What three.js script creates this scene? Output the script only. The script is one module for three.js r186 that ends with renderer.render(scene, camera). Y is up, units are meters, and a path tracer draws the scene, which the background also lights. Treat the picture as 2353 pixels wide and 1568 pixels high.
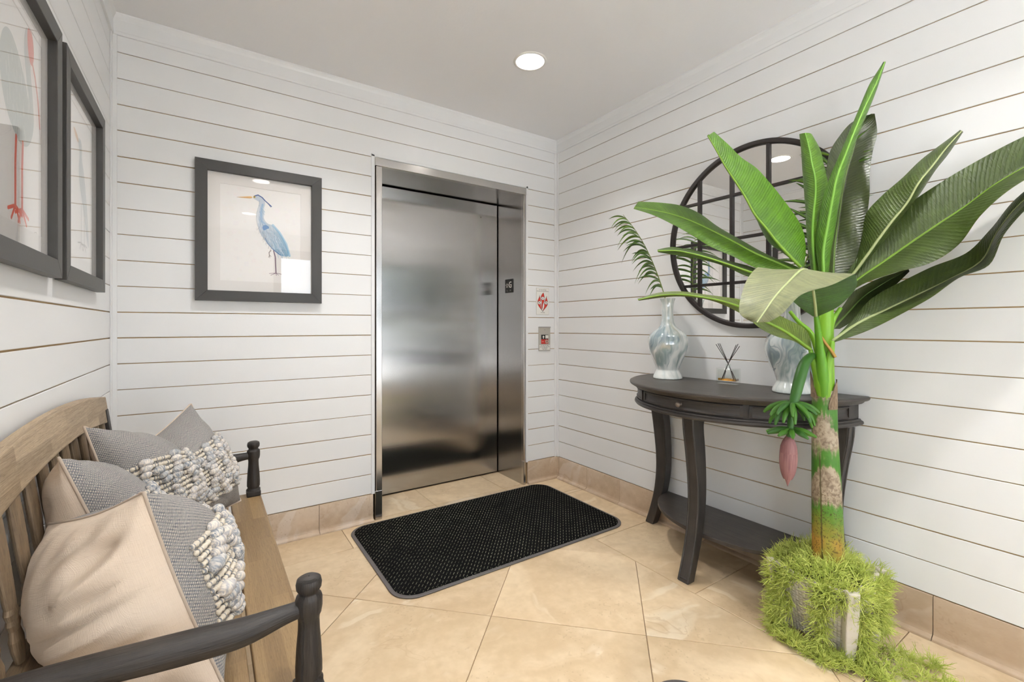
import * as THREE from 'three';
import { mergeGeometries, mergeVertices, toCreasedNormals } from 'three/addons/utils/BufferGeometryUtils.js';
import { RoundedBoxGeometry } from 'three/addons/geometries/RoundedBoxGeometry.js';
import { RectAreaLightUniformsLib } from 'three/addons/lights/RectAreaLightUniformsLib.js';

// ---------------------------------------------------------------- camera, sky, exposure
const scene = new THREE.Scene();
const W = 2353, H = 1568, FOCAL = 1046;                                  // a 16 mm lens, level, shifted a little upwards
const camera = new THREE.PerspectiveCamera(2 * Math.atan(H / 2 / FOCAL) * 180 / Math.PI, W / H, 0.05, 60);
camera.position.set(0, 1.17, 0);
camera.rotation.set(0, -33.9 * Math.PI / 180, 0);
camera.setViewOffset(W, H, 0, 34.5, W, H);
const renderer = new THREE.WebGLRenderer();
renderer.toneMapping = THREE.LinearToneMapping;
renderer.toneMappingExposure = 1.3;
renderer.shadowMap.enabled = true;
renderer.shadowMap.type = THREE.PCFSoftShadowMap;
RectAreaLightUniformsLib.init();
scene.background = new THREE.Color(0.80, 0.90, 1.0);                     // overcast daylight outside the glazed entrance behind the camera
scene.backgroundIntensity = 4.5;
const LAMP = new THREE.Color(1.0, 0.985, 0.975), LAMP_POWER = 650;
const sun = new THREE.DirectionalLight(new THREE.Color(1, 1, 1), 60);   // high sun behind the building: it lights the pavement outside, not the room
sun.position.set(1.2, 14, -2); sun.target.position.set(1.2, 0, 5); sun.castShadow = true; sun.shadow.radius = 1; sun.shadow.mapSize.set(2048, 2048); Object.assign(sun.shadow.camera, { left: -9, right: 9, top: 9, bottom: -9, near: 1, far: 40 }); scene.add(sun, sun.target);            // warm white downlights

// ---------------------------------------------------------------- the room: measures in metres
const XL = -0.36, XR = 2.26, ZB = -2.74, ZF = 2.4, CEIL = 2.6;
const GROOVE0 = 2.427, PITCH = 0.1193, BASE_H = 0.16;

// ---------------------------------------------------------------- helpers
let seed = 7;
const rnd = () => { seed = (seed * 1664525 + 1013904223) >>> 0; return seed / 4294967296; };
const rr = (a, b) => a + (b - a) * rnd();
const lerp = (a, b, t) => a + (b - a) * t, clamp = (x, a = 0, b = 1) => Math.min(b, Math.max(a, x));
const smooth = (a, b, x) => { const t = clamp((x - a) / (b - a)); return t * t * (3 - 2 * t); };
const V = (x, y, z) => new THREE.Vector3(x, y, z);
const count = {};
const numbered = (n) => { const k = (count[n] = (count[n] ?? -1) + 1); return k ? n + '_' + String(k).padStart(3, '0') : n; };
function part(name, geo, mat, parent, label) {
  const m = new THREE.Mesh(geo, mat); m.name = name; m.castShadow = m.receiveShadow = true; parent.add(m);
  if (label) m.userData.label = label;
  return m;
}
function thing(name, label, category, pos = [0, 0, 0], group) {
  const g = new THREE.Group(); g.name = numbered(name); g.position.set(...pos); g.userData = { label, category };
  if (group) g.userData.group = group;
  scene.add(g); return g;
}
function structure(name, label) { const g = new THREE.Group(); g.name = name; g.userData = { kind: 'structure' }; if (label) g.userData.label = label; scene.add(g); return g; }
const box = (x0, x1, y0, y1, z0, z1) => new THREE.BoxGeometry(x1 - x0, y1 - y0, z1 - z0).translate((x0 + x1) / 2, (y0 + y1) / 2, (z0 + z1) / 2);
const rbox = (x0, x1, y0, y1, z0, z1, r = 0.003, s = 2) => new RoundedBoxGeometry(x1 - x0, y1 - y0, z1 - z0, s, r).translate((x0 + x1) / 2, (y0 + y1) / 2, (z0 + z1) / 2);
const merge = (list) => mergeGeometries(list.map((g) => { const h = g.index ? g.toNonIndexed() : g; for (const k of Object.keys(h.attributes)) if (!['position', 'normal', 'uv'].includes(k)) h.deleteAttribute(k); return h; }));
const lathe = (pts, seg = 40) => new THREE.LatheGeometry(pts.map(([r, y]) => new THREE.Vector2(r, y)), seg);
const curve = (pts) => new THREE.CatmullRomCurve3(pts.map((p) => p.isVector3 ? p : V(...p)));
const tube = (pts, r, seg = 24, rs = 8) => new THREE.TubeGeometry(curve(pts), seg, r, rs, false);
// a tube whose radius follows the list radii; ends closed
function taper(pts, radii, seg = 24, rs = 10, flat = 1) {
  const c = curve(pts), fr = c.computeFrenetFrames(seg), pos = [], uv = [], idx = [];
  const rad = (t) => { const f = t * (radii.length - 1), i = Math.min(radii.length - 2, Math.floor(f)); return lerp(radii[i], radii[i + 1], f - i); };
  for (let i = 0; i <= seg; i++) {
    const p = c.getPointAt(i / seg), r = rad(i / seg);
    for (let j = 0; j <= rs; j++) {
      const a = j / rs * Math.PI * 2, d = fr.normals[i].clone().multiplyScalar(Math.cos(a) * flat).addScaledVector(fr.binormals[i], Math.sin(a));
      pos.push(p.x + d.x * r, p.y + d.y * r, p.z + d.z * r); uv.push(j / rs, i / seg);
      if (i < seg && j < rs) { const k = i * (rs + 1) + j; idx.push(k, k + 1, k + rs + 1, k + 1, k + rs + 2, k + rs + 1); }
    }
  }
  for (const [row, p] of [[0, c.getPointAt(0)], [seg, c.getPointAt(1)]]) {
    const at = pos.length / 3; pos.push(p.x, p.y, p.z); uv.push(0.5, row / seg);
    for (let j = 0; j < rs; j++) { const k = row * (rs + 1) + j; row ? idx.push(at, k, k + 1) : idx.push(at, k + 1, k); }
  }
  return geo(pos, uv, idx);
}
function geo(pos, uv, idx, colors) {
  const g = new THREE.BufferGeometry();
  g.setAttribute('position', new THREE.Float32BufferAttribute(pos, 3));
  g.setAttribute('uv', new THREE.Float32BufferAttribute(uv, 2));
  if (colors) g.setAttribute('color', new THREE.Float32BufferAttribute(colors, 3));
  g.setIndex(idx); g.computeVertexNormals(); return g;
}
// uv in metres, taken from the two axes across the face's main normal; grain axis first
function uvBox(g, grain = 'x', off = [0, 0]) {
  const h = g.index ? g.toNonIndexed() : g, p = h.attributes.position, n = h.attributes.normal, uv = new Float32Array(p.count * 2);
  const ax = { x: 0, y: 1, z: 2 }[grain];
  for (let i = 0; i < p.count; i++) {
    const q = [p.getX(i), p.getY(i), p.getZ(i)], m = [Math.abs(n.getX(i)), Math.abs(n.getY(i)), Math.abs(n.getZ(i))];
    const big = m.indexOf(Math.max(...m)), rest = [0, 1, 2].filter((k) => k !== big);
    const u = rest.includes(ax) ? ax : rest[0], v = rest.find((k) => k !== u);
    uv[i * 2] = q[u] + off[0]; uv[i * 2 + 1] = q[v] + off[1];
  }
  h.setAttribute('uv', new THREE.BufferAttribute(uv, 2)); return h;
}
const prism = (pts, depth, bevel = 0.002) => {                               // an outline in xy pushed along z from 0 to depth
  const s = new THREE.Shape(pts.map(([x, y]) => new THREE.Vector2(x, y)));
  return new THREE.ExtrudeGeometry(s, { depth: depth - 2 * bevel, bevelEnabled: bevel > 0, bevelThickness: bevel, bevelSize: bevel, bevelOffset: -bevel, bevelSegments: 2, curveSegments: 24 }).translate(0, 0, bevel);
};

// ---------------------------------------------------------------- noise and textures
const hash = (x, y, s) => { let h = (x * 374761393 + y * 668265263 + s * 2147483647) | 0; h = Math.imul(h ^ (h >>> 13), 1274126177); h ^= h >>> 16; return ((h >>> 0) % 65536) / 65536; };
function noise(x, y, px, py, s = 0) {                                        // value noise that repeats after px, py cells
  const ix = Math.floor(x), iy = Math.floor(y), fx = x - ix, fy = y - iy, u = fx * fx * (3 - 2 * fx), v = fy * fy * (3 - 2 * fy);
  const w = (a, n) => ((a % n) + n) % n, x0 = w(ix, px), x1 = w(ix + 1, px), y0 = w(iy, py), y1 = w(iy + 1, py);
  return lerp(lerp(hash(x0, y0, s), hash(x1, y0, s), u), lerp(hash(x0, y1, s), hash(x1, y1, s), u), v);
}
function fbm(x, y, px, py, oct = 4, s = 0) { let a = 0.5, t = 0, n = 0; for (let o = 0; o < oct; o++) { t += a * noise(x, y, px, py, s + o * 17); n += a; a *= 0.55; x *= 2; y *= 2; px *= 2; py *= 2; } return t / n; }
function texture(w, h, fn, { srgb = false, size = [1, 1], clampEdge = false } = {}) {
  const d = new Uint8Array(w * h * 4);
  for (let y = 0; y < h; y++) for (let x = 0; x < w; x++) {
    const c = fn((x + 0.5) / w, (y + 0.5) / h), i = (y * w + x) * 4;
    if (typeof c === 'number') d[i] = d[i + 1] = d[i + 2] = clamp(c, 0, 1) * 255; else for (let k = 0; k < 3; k++) d[i + k] = clamp(c[k], 0, 255);
    d[i + 3] = 255;
  }
  const t = new THREE.DataTexture(d, w, h); if (srgb) t.colorSpace = THREE.SRGBColorSpace;
  return setUp(t, size, clampEdge);
}
function setUp(t, size = [1, 1], clampEdge = false) {
  t.wrapS = t.wrapT = clampEdge ? THREE.ClampToEdgeWrapping : THREE.RepeatWrapping; t.magFilter = THREE.LinearFilter; t.minFilter = THREE.LinearMipmapLinearFilter; t.generateMipmaps = true;
  t.repeat.set(1 / size[0], 1 / size[1]); t.needsUpdate = true; return t;
}
function drawn(w, h, fn, size = [1, 1]) {
  const c = document.createElement('canvas'); c.width = w; c.height = h; fn(c.getContext('2d'), w, h);
  const t = new THREE.CanvasTexture(c); t.colorSpace = THREE.SRGBColorSpace; return setUp(t, size, true);
}
const mix3 = (a, b, t) => [lerp(a[0], b[0], t), lerp(a[1], b[1], t), lerp(a[2], b[2], t)];
const std = (o) => new THREE.MeshStandardMaterial(o), phys = (o) => new THREE.MeshPhysicalMaterial(o);
const hex = (h) => new THREE.Color(h);

// porcelain tile that imitates travertine: drifting cloudy bands, pale streaks and thin brown veins
const tileTex = texture(1024, 1024, (u, v) => {
  const wx = fbm(u * 4, v * 4, 4, 4, 4, 3) - 0.5, wy = fbm(u * 4, v * 4, 4, 4, 4, 9) - 0.5;
  const band = fbm((u + v) * 5 + wx * 2.4, (u - v) * 2 + wy * 2.4, 5, 2, 4, 21), fine = fbm(u * 48, v * 48, 48, 48, 3, 31);
  let c = mix3([204, 179, 144], [227, 205, 172], smooth(0.25, 0.75, band * 0.75 + fine * 0.25));
  const streak = smooth(0.60, 0.72, fbm((u + v) * 12 + wx * 3, (u - v) * 3 + wy * 3, 12, 3, 3, 51)); c = mix3(c, [237, 224, 202], streak * 0.5);
  const n1 = fbm(u * 6 + wx * 1.6, v * 6 + wy * 1.6, 6, 6, 4, 77), vein = 1 - smooth(0.0, 0.012, Math.abs(n1 - 0.53)); c = mix3(c, [184, 152, 114], vein * 0.35 * smooth(0.45, 0.65, fbm(u * 3, v * 3, 3, 3, 2, 5)));
  const pit = smooth(0.80, 0.88, noise(u * 150, v * 150, 150, 150, 91)) * smooth(0.5, 0.7, fbm(u * 9, v * 9, 9, 9, 2, 12)); return mix3(c, [176, 150, 118], pit * 0.3);
}, { srgb: true, size: [1.3, 1.3] });
const tileBump = texture(512, 512, (u, v) => fbm(u * 40, v * 40, 40, 40, 3, 8), { size: [0.5, 0.5] });
const M = {};
M.tile = [0, 1, 2, 3].map((k) => std({ map: tileTex, color: new THREE.Color().setScalar(1).lerp(new THREE.Color([1, 0.93, 0.97, 0.9][k], [0.99, 0.92, 0.95, 0.88][k], [0.97, 0.9, 0.92, 0.86][k]), 0.9), roughness: 0.36, bumpMap: tileBump, bumpScale: 0.0004 }));
M.base = [0, 1].map((k) => std({ map: tileTex, color: new THREE.Color(k ? 0.71 : 0.77, k ? 0.695 : 0.755, k ? 0.75 : 0.82), roughness: 0.42, bumpMap: tileBump, bumpScale: 0.0006 }));
M.grout = std({ color: hex('#8d7458'), roughness: 0.9 });
const peel = texture(256, 256, (u, v) => fbm(u * 30, v * 30, 30, 30, 3, 4), { size: [0.25, 0.25] });
M.paint = std({ color: new THREE.Color(0.85, 0.845, 0.835), roughness: 0.34, bumpMap: peel, bumpScale: 0.00012 });
M.ceiling = std({ color: new THREE.Color(0.93, 0.92, 0.922), roughness: 0.6, bumpMap: peel, bumpScale: 0.0003 });
M.backing = std({ color: hex('#b39468'), roughness: 0.85 });
// brushed stainless steel: fine vertical lines
const brush = texture(1024, 256, (u, v) => noise(u * 512, v * 3, 512, 3, 2) * 0.6 + noise(u * 180, v * 2, 180, 2, 6) * 0.4, { size: [0.5, 0.8] });
M.steel = phys({ color: new THREE.Color(0.445, 0.432, 0.418), metalness: 1, roughness: 0.17, anisotropy: 1, anisotropyRotation: Math.PI / 2, bumpMap: brush, bumpScale: 0.00002 });
M.steelTrim = phys({ color: new THREE.Color(0.56, 0.54, 0.52), metalness: 1, roughness: 0.22, anisotropy: 0.6, anisotropyRotation: Math.PI / 2, bumpMap: brush, bumpScale: 0.000015 });
M.black = std({ color: hex('#0c0b0b'), roughness: 0.6 });

// ---------------------------------------------------------------- floor: a diagonal field of 60 cm tiles inside a straight border
const floor = structure('floor', 'beige stone tile floor, diagonal field with a straight border');
part('grout', box(XL - 0.12, XR + 0.12, -0.12, -0.004, ZB - 0.5, ZF + 0.12), M.grout, floor);
function clip(poly, f) {
  const out = [];
  for (let i = 0; i < poly.length; i++) { const a = poly[i], b = poly[(i + 1) % poly.length], fa = f(a), fb = f(b); if (fa >= 0) out.push(a); if ((fa >= 0) !== (fb >= 0)) { const t = fa / (fa - fb); out.push([lerp(a[0], b[0], t), lerp(a[1], b[1], t)]); } }
  return out;
}
const clipRect = (p, x0, x1, z0, z1) => [(q) => q[0] - x0, (q) => x1 - q[0], (q) => q[1] - z0, (q) => z1 - q[1]].reduce((a, f) => (a.length ? clip(a, f) : a), p);
const areaOf = (p) => Math.abs(p.reduce((s, a, i) => { const b = p[(i + 1) % p.length]; return s + a[0] * b[1] - b[0] * a[1]; }, 0) / 2);
function inset(p, d) {
  const c = p.reduce((s, q) => [s[0] + q[0] / p.length, s[1] + q[1] / p.length], [0, 0]);
  let out = p;
  for (let i = 0; i < p.length; i++) {
    const a = p[i], b = p[(i + 1) % p.length], l = Math.hypot(b[0] - a[0], b[1] - a[1]); if (l < 1e-6) continue;
    let nx = -(b[1] - a[1]) / l, nz = (b[0] - a[0]) / l; if (nx * (c[0] - a[0]) + nz * (c[1] - a[1]) < 0) { nx = -nx; nz = -nz; }
    out = clip(out, (q) => (q[0] - a[0]) * nx + (q[1] - a[1]) * nz - d);
  }
  return out;
}
function slab(poly, top, thick, ang, off) {                                 // a flat tile with a softened edge
  const p = inset(poly, 0.0014), q = inset(poly, 0.0032); if (p.length < 3 || q.length !== p.length) return null;
  const pos = [], uv = [], idx = [], n = p.length, ca = Math.cos(ang), sa = Math.sin(ang), add = (x, y, z) => { pos.push(x, y, z); uv.push(x * ca - z * sa + off[0], x * sa + z * ca + off[1]); return pos.length / 3 - 1; };
  const ccw = p.reduce((s, a, i) => { const b = p[(i + 1) % n]; return s + a[0] * b[1] - b[0] * a[1]; }, 0) < 0;
  const tri = (a, b, c) => (ccw ? idx.push(a, b, c) : idx.push(a, c, b));
  const t = q.map((v) => add(v[0], top, v[1])); for (let i = 1; i < n - 1; i++) tri(t[0], t[i], t[i + 1]);
  for (const [A, ya, B, yb] of [[q, top, p, top - 0.0012], [p, top - 0.0012, p, top - thick]]) for (let i = 0; i < n; i++) {
    const j = (i + 1) % n, a = add(A[i][0], ya, A[i][1]), b = add(A[j][0], ya, A[j][1]), c = add(B[i][0], yb, B[i][1]), d = add(B[j][0], yb, B[j][1]); tri(a, c, b); tri(b, c, d);
  }
  return toCreasedNormals(geo(pos, uv, idx), 0.3);
}
function layTile(poly) {
  if (poly.length < 3 || areaOf(poly) < 0.0008) return;
  const g = slab(poly, rr(-0.0003, 0.0002), 0.012, Math.floor(rnd() * 4) * Math.PI / 2 + Math.PI / 4, [rnd() * 3, rnd() * 3]);
  if (g) part('floor_tile', g, M.tile[Math.floor(rnd() * 4)], floor);
}
const FX0 = 0.05, FX1 = 1.774, FZ0 = -2.455, FZ1 = 1.8, D2 = 0.4265;           // the diagonal field and the half diagonal of a tile
for (let i = -9; i < 10; i++) for (let j = -9; j < 10; j++) {
  const cx = 0.955 + (i + j) * D2, cz = -1.5715 + D2 + (i - j) * D2;
  layTile(clipRect([[cx, cz - D2], [cx + D2, cz], [cx, cz + D2], [cx - D2, cz]], FX0, FX1, FZ0, FZ1));
}
const rect = (x0, x1, z0, z1) => [[x0, z0], [x1, z0], [x1, z1], [x0, z1]];
for (const [x0, x1] of [[XL, 0.05], [0.05, 0.645], [0.645, 1.241], [1.241, 1.774], [1.774, XR]]) layTile(rect(x0, x1, ZB - 0.01, FZ0));
for (const [x0, x1] of [[0.865, 1.241], [1.241, 1.774], [1.774, 1.94]]) layTile(rect(x0, x1, -3.092, ZB - 0.012));
for (let z = FZ0, n = -2.418; z < ZF; z = n, n += 0.6065) { layTile(rect(FX1, XR, z, Math.min(n, ZF))); layTile(rect(XL, FX0, z, Math.min(n, ZF))); }
for (let x = FX0; x < FX1 - 0.01; x += 0.6) layTile(rect(x, Math.min(x + 0.6, FX1), FZ1, ZF));

// ---------------------------------------------------------------- ceiling with round openings for the downlights
const CANS = [[0.43, -1.95], [1.452, -1.985], [0.45, -0.35], [1.45, -0.35], [0.45, 1.2], [1.45, 1.2]];
const ceiling = structure('ceiling', 'smooth off-white painted ceiling');
{
  const s = new THREE.Shape([[XL - 0.12, ZB - 0.14], [XR + 0.12, ZB - 0.14], [XR + 0.12, ZF + 0.12], [XL - 0.12, ZF + 0.12]].map(([x, z]) => new THREE.Vector2(x, -z)));
  for (const [x, z] of CANS) { const h = new THREE.Path(); h.absarc(x, -z, 0.079, 0, Math.PI * 2, true); s.holes.push(h); }
  part('plaster', uvBox(new THREE.ExtrudeGeometry(s, { depth: 0.14, bevelEnabled: false, curveSegments: 40 }).rotateX(-Math.PI / 2).translate(0, CEIL, 0)), M.ceiling, ceiling);
}

// ---------------------------------------------------------------- shiplap walls: every board a piece, brown gaps between
const walls = { back: structure('wall_back', 'white shiplap wall with the elevator opening'), left: structure('wall_left', 'white shiplap wall behind the bench'), right: structure('wall_right', 'white shiplap wall behind the console table'), front: structure('wall_front', 'white wall with the glazed entrance behind the camera') };
const OX0 = 0.835, OX1 = 1.968, OY = 2.192;                                    // opening for the elevator frame
part('wall_core', merge([box(XL - 0.12, OX0, 0, CEIL, ZB - 0.12, ZB - 0.006), box(OX1, XR + 0.12, 0, CEIL, ZB - 0.12, ZB - 0.006), box(OX0, OX1, OY, CEIL, ZB - 0.12, ZB - 0.006)]), M.backing, walls.back);
const WZ0 = 1.05, WZ1 = 2.15, WY0 = 0.3, WY1 = 2.2;                            // a window in the bench wall, behind the camera
part('wall_core', merge([box(XL - 0.12, XL - 0.006, 0, CEIL, ZB - 0.12, WZ0), box(XL - 0.12, XL - 0.006, 0, CEIL, WZ1, ZF + 0.12), box(XL - 0.12, XL - 0.006, 0, WY0, WZ0, WZ1), box(XL - 0.12, XL - 0.006, WY1, CEIL, WZ0, WZ1)]), M.backing, walls.left);
part('wall_core', box(XR + 0.006, XR + 0.12, 0, CEIL, ZB - 0.12, ZF + 0.12), M.backing, walls.right);
const boardCache = new Map();
function boardGeo(len, h) {
  const key = len.toFixed(4) + '/' + h.toFixed(4);
  if (!boardCache.has(key)) { const b = 0.0012; boardCache.set(key, uvBox(prism([[0, 0], [0, h], [0.0075, h], [0.0085, h - b], [0.0085, b], [0.0075, 0]], len, 0))); }
  return boardCache.get(key);
}
const rows = []; for (let k = 0; k <= 19; k++) { const y1 = k ? GROOVE0 - (k - 1) * PITCH : 2.505, y0 = k < 19 ? GROOVE0 - k * PITCH : BASE_H + 0.001; rows.push([y0, y1]); }
function shiplap(wall, len, place, cut) {
  rows.forEach(([y0, y1], k) => {
    const gap = 0.0038 + (k % 6 === 5 ? 0.002 : 0) + rr(-0.0006, 0.0006), a = y0 + gap / 2, b = y1 - (k ? gap / 2 : 0);
    for (const [s, e] of cut ? cut(a, b) : [[0, len]]) { const m = part('board', boardGeo(e - s, +(b - a).toFixed(3)), M.paint, wall); place(m, s, e, a); }
  });
}
// each board's profile points out of the wall along its own x and runs along its own z
shiplap(walls.back, XR - XL, (m, s, e, y) => { m.rotation.y = -Math.PI / 2; m.position.set(XL + e, y, ZB - 0.0085); }, (a, b) => (a > OY - 0.03 ? [[0, XR - XL]] : [[0, OX0 - 0.01 - XL], [OX1 + 0.012 - XL, XR - XL]]));
shiplap(walls.left, ZF - ZB, (m, s, e, y) => { m.position.set(XL - 0.0085, y, ZB + s); }, (a, b) => (b < WY0 || a > WY1 ? [[0, ZF - ZB]] : [[0, WZ0 - ZB], [WZ1 - ZB, ZF - ZB]]));
shiplap(walls.right, ZF - ZB, (m, s, e, y) => { m.rotation.y = Math.PI; m.position.set(XR + 0.0085, y, ZB + e); });
// corner strips, frieze under the ceiling, and the white casing around the steel frame
part('corner_strip', rbox(XR - 0.026, XR - 0.001, BASE_H, 2.505, ZB, ZB + 0.006, 0.002), M.paint, walls.back);
part('corner_strip', rbox(XL + 0.001, XL + 0.022, BASE_H, 2.505, ZB, ZB + 0.006, 0.002), M.paint, walls.back);
part('corner_strip', rbox(XR - 0.006, XR, BASE_H, 2.505, ZB + 0.001, ZB + 0.024, 0.002), M.paint, walls.right);
part('corner_strip', rbox(XL, XL + 0.006, BASE_H, 2.505, ZB + 0.001, ZB + 0.03, 0.002), M.paint, walls.left);
const friezeShape = [[0, 2.503], [0.009, 2.503], [0.011, 2.507], [0.011, 2.516], [0.009, 2.52], [0.009, 2.57], [0.013, 2.58], [0.02, 2.592], [0.02, CEIL], [0, CEIL]];
const friezeGeo = (len) => uvBox(prism(friezeShape, len, 0), 'z');
{ const f = part('frieze', friezeGeo(XR - XL), M.paint, walls.back); f.rotation.y = -Math.PI / 2; f.position.set(XR, 0, ZB); }
part('frieze', friezeGeo(ZF - ZB), M.paint, walls.left).position.set(XL, 0, ZB);
{ const f = part('frieze', friezeGeo(ZF - ZB), M.paint, walls.right); f.rotation.y = Math.PI; f.position.set(XR, 0, ZF); }
part('casing', rbox(OX0 - 0.012, OX0 + 0.008, BASE_H, OY + 0.012, ZB - 0.008, ZB + 0.006, 0.002), M.paint, walls.back);
part('casing', rbox(OX1 - 0.006, OX1 + 0.014, BASE_H, OY + 0.012, ZB - 0.008, ZB + 0.006, 0.002), M.paint, walls.back);
part('casing', rbox(OX0 - 0.012, OX1 + 0.014, OY - 0.002, OY + 0.016, ZB - 0.008, ZB + 0.006, 0.002), M.paint, walls.back);

// ---------------------------------------------------------------- baseboards: tiles with a rounded cove toe
const cove = (() => { const p = [[0, 0], [0.030, 0], [0.0305, 0.004], [0.029, 0.008], [0.025, 0.0125], [0.0185, 0.0145], [0.0125, 0.018], [0.0095, 0.025], [0.009, 0.035], [0.009, BASE_H - 0.004], [0.007, BASE_H - 0.001], [0.004, BASE_H], [0, BASE_H]]; return (len) => toCreasedNormals(uvBox(prism(p, len - 0.0025, 0), 'z', [rnd() * 3, rnd() * 3]), 0.6); })();
function baseboard(name, label, spans, place) {
  const g = structure(name, label);
  for (const [a, b] of spans) place(part('baseboard_tile', cove(b - a), M.base[rnd() < 0.5 ? 0 : 1], g), a, b);
  return g;
}
const runs = (a, b, joint, step = 0.31) => { const js = []; for (let j = joint - 40 * step; j < b; j += step) if (j > a + 0.02 && j < b - 0.02) js.push(j); const e = [a, ...js, b]; return e.slice(0, -1).map((x, i) => [x, e[i + 1]]); };
baseboard('baseboard_right', 'taupe stone baseboard tiles along the right wall', runs(ZB, ZF, -1.775), (m, a, b) => { m.rotation.y = Math.PI; m.position.set(XR, 0, b); });
baseboard('baseboard_left', 'taupe stone baseboard tiles along the left wall', runs(ZB, ZF, -1.6), (m, a) => { m.position.set(XL, 0, a); });
baseboard('baseboard_back', 'taupe stone baseboard tiles along the elevator wall', [...runs(XL, 0.832, 0.527), [1.972, XR]], (m, a, b) => { m.rotation.y = -Math.PI / 2; m.position.set(b, 0, ZB); });

// ---------------------------------------------------------------- front wall with a glazed entrance (behind the camera) and what lies outside
M.darkFrame = std({ color: hex('#3a3734'), roughness: 0.45, metalness: 0.3 });
M.pane = phys({ color: new THREE.Color(1, 1, 1), transmission: 1, thickness: 0, roughness: 0, ior: 1.5 });
const GX0 = 0.86, GX1 = 2.16, GY = 2.36;
part('wall_core', merge([box(XL - 0.12, GX0, 0, CEIL, ZF, ZF + 0.12), box(GX1, XR + 0.12, 0, CEIL, ZF, ZF + 0.12), box(GX0, GX1, GY, CEIL, ZF, ZF + 0.12)]), M.paint, walls.front);
const entrance = structure('door_2', 'glazed double entrance door behind the camera');
part('door_frame', merge([box(GX0, GX0 + 0.05, 0, GY, ZF + 0.02, ZF + 0.1), box(GX1 - 0.05, GX1, 0, GY, ZF + 0.02, ZF + 0.1), box(GX0, GX1, GY - 0.05, GY, ZF + 0.02, ZF + 0.1)]), M.darkFrame, entrance);
for (const [a, b, hx] of [[GX0 + 0.052, 1.508, 1.47], [1.512, GX1 - 0.052, 1.55]]) {
  const leaf = part('door_leaf', merge([box(a, a + 0.06, 0.01, GY - 0.055, ZF + 0.035, ZF + 0.08), box(b - 0.06, b, 0.01, GY - 0.055, ZF + 0.035, ZF + 0.08), box(a, b, 0.01, 0.16, ZF + 0.036, ZF + 0.079), box(a, b, GY - 0.13, GY - 0.055, ZF + 0.036, ZF + 0.079)]), M.darkFrame, entrance);
  part('glass', box(a + 0.055, b - 0.055, 0.155, GY - 0.125, ZF + 0.054, ZF + 0.06), M.pane, leaf);
  part('door_handle', tube([[hx, 0.8, ZF + 0.035], [hx, 0.82, ZF - 0.015], [hx, 1.2, ZF - 0.015], [hx, 1.22, ZF + 0.035]], 0.012, 24), M.steelTrim, leaf);
}
const win = structure('window_1', 'plain glazed window behind the camera in the bench wall');
part('window_frame', merge([box(XL - 0.1, XL + 0.004, WY0, WY0 + 0.05, WZ0, WZ1), box(XL - 0.1, XL + 0.004, WY1 - 0.05, WY1, WZ0, WZ1), box(XL - 0.1, XL + 0.004, WY0, WY1, WZ0, WZ0 + 0.05), box(XL - 0.1, XL + 0.004, WY0, WY1, WZ1 - 0.05, WZ1)]), M.darkFrame, win);
part('glass', box(XL - 0.06, XL - 0.054, WY0 + 0.045, WY1 - 0.045, WZ0 + 0.045, WZ1 - 0.045), M.pane, win);
const pavement = structure('pavement_outside', 'pale concrete pavement outside the entrance');
part('concrete', merge([box(-6, 9, -0.12, -0.015, ZF + 0.12, ZF + 9), box(-6, XL - 0.13, -0.12, -0.015, -1.5, ZF + 0.12)]), std({ color: hex('#b2b4b6'), roughness: 0.9 }), pavement);

// ---------------------------------------------------------------- the elevator: recessed steel door in a steel frame
const elevator = structure('door_1', 'brushed stainless steel elevator door in a deep steel frame');
const JX0 = 0.886, JX1 = 1.936, HY = 2.138, DZ = -3.085;
const jamb = (pts) => prism(pts, 0.35, 0.0015);                              // outlines in xz would be simpler, but these are seen from the front
part('door_frame', uvBox(merge([rbox(0.849, JX0, 0.175, HY - 0.002, ZB - 0.02, ZB + 0.012, 0.003), rbox(0.843, JX0, 0, 0.176, ZB - 0.02, ZB + 0.0125, 0.003)]), 'y'), M.steelTrim, elevator);
part('door_frame', uvBox(merge([rbox(JX1, 1.9505, 0.175, HY - 0.002, ZB - 0.02, ZB + 0.012, 0.003), rbox(JX1, 1.956, 0, 0.176, ZB - 0.02, ZB + 0.0125, 0.003)]), 'y'), M.steelTrim, elevator);
part('door_header', uvBox(rbox(0.843, 1.9605, HY - 0.001, 2.186, ZB - 0.02, ZB + 0.014, 0.003), 'x'), M.steelTrim, elevator);
part('side_panel', uvBox(box(0.872, JX0, 0, HY + 0.03, DZ - 0.03, ZB - 0.018), 'y'), M.steel, elevator);
part('side_panel', uvBox(box(JX1, 1.95, 0, HY + 0.03, DZ - 0.03, ZB - 0.018), 'y'), M.steel, elevator);
part('head_panel', uvBox(box(JX0 - 0.01, JX1 + 0.01, HY, HY + 0.02, DZ - 0.03, ZB - 0.018), 'z'), M.steel, elevator);
const leafDoor = part('door_panel', uvBox(rbox(JX0 + 0.008, JX1 - 0.007, 0.011, HY - 0.008, DZ - 0.03, DZ, 0.002), 'y'), M.steel, elevator);
{ const k = part('key_hole', new THREE.TorusGeometry(0.006, 0.0022, 10, 24).translate(1.78, 2.018, DZ + 0.0005), M.steelTrim, leafDoor); k.name = 'key_hole';
  part('key_slot', new THREE.CylinderGeometry(0.0055, 0.0055, 0.002, 20).rotateX(Math.PI / 2).translate(1.78, 2.018, DZ), M.black, leafDoor); }
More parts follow.
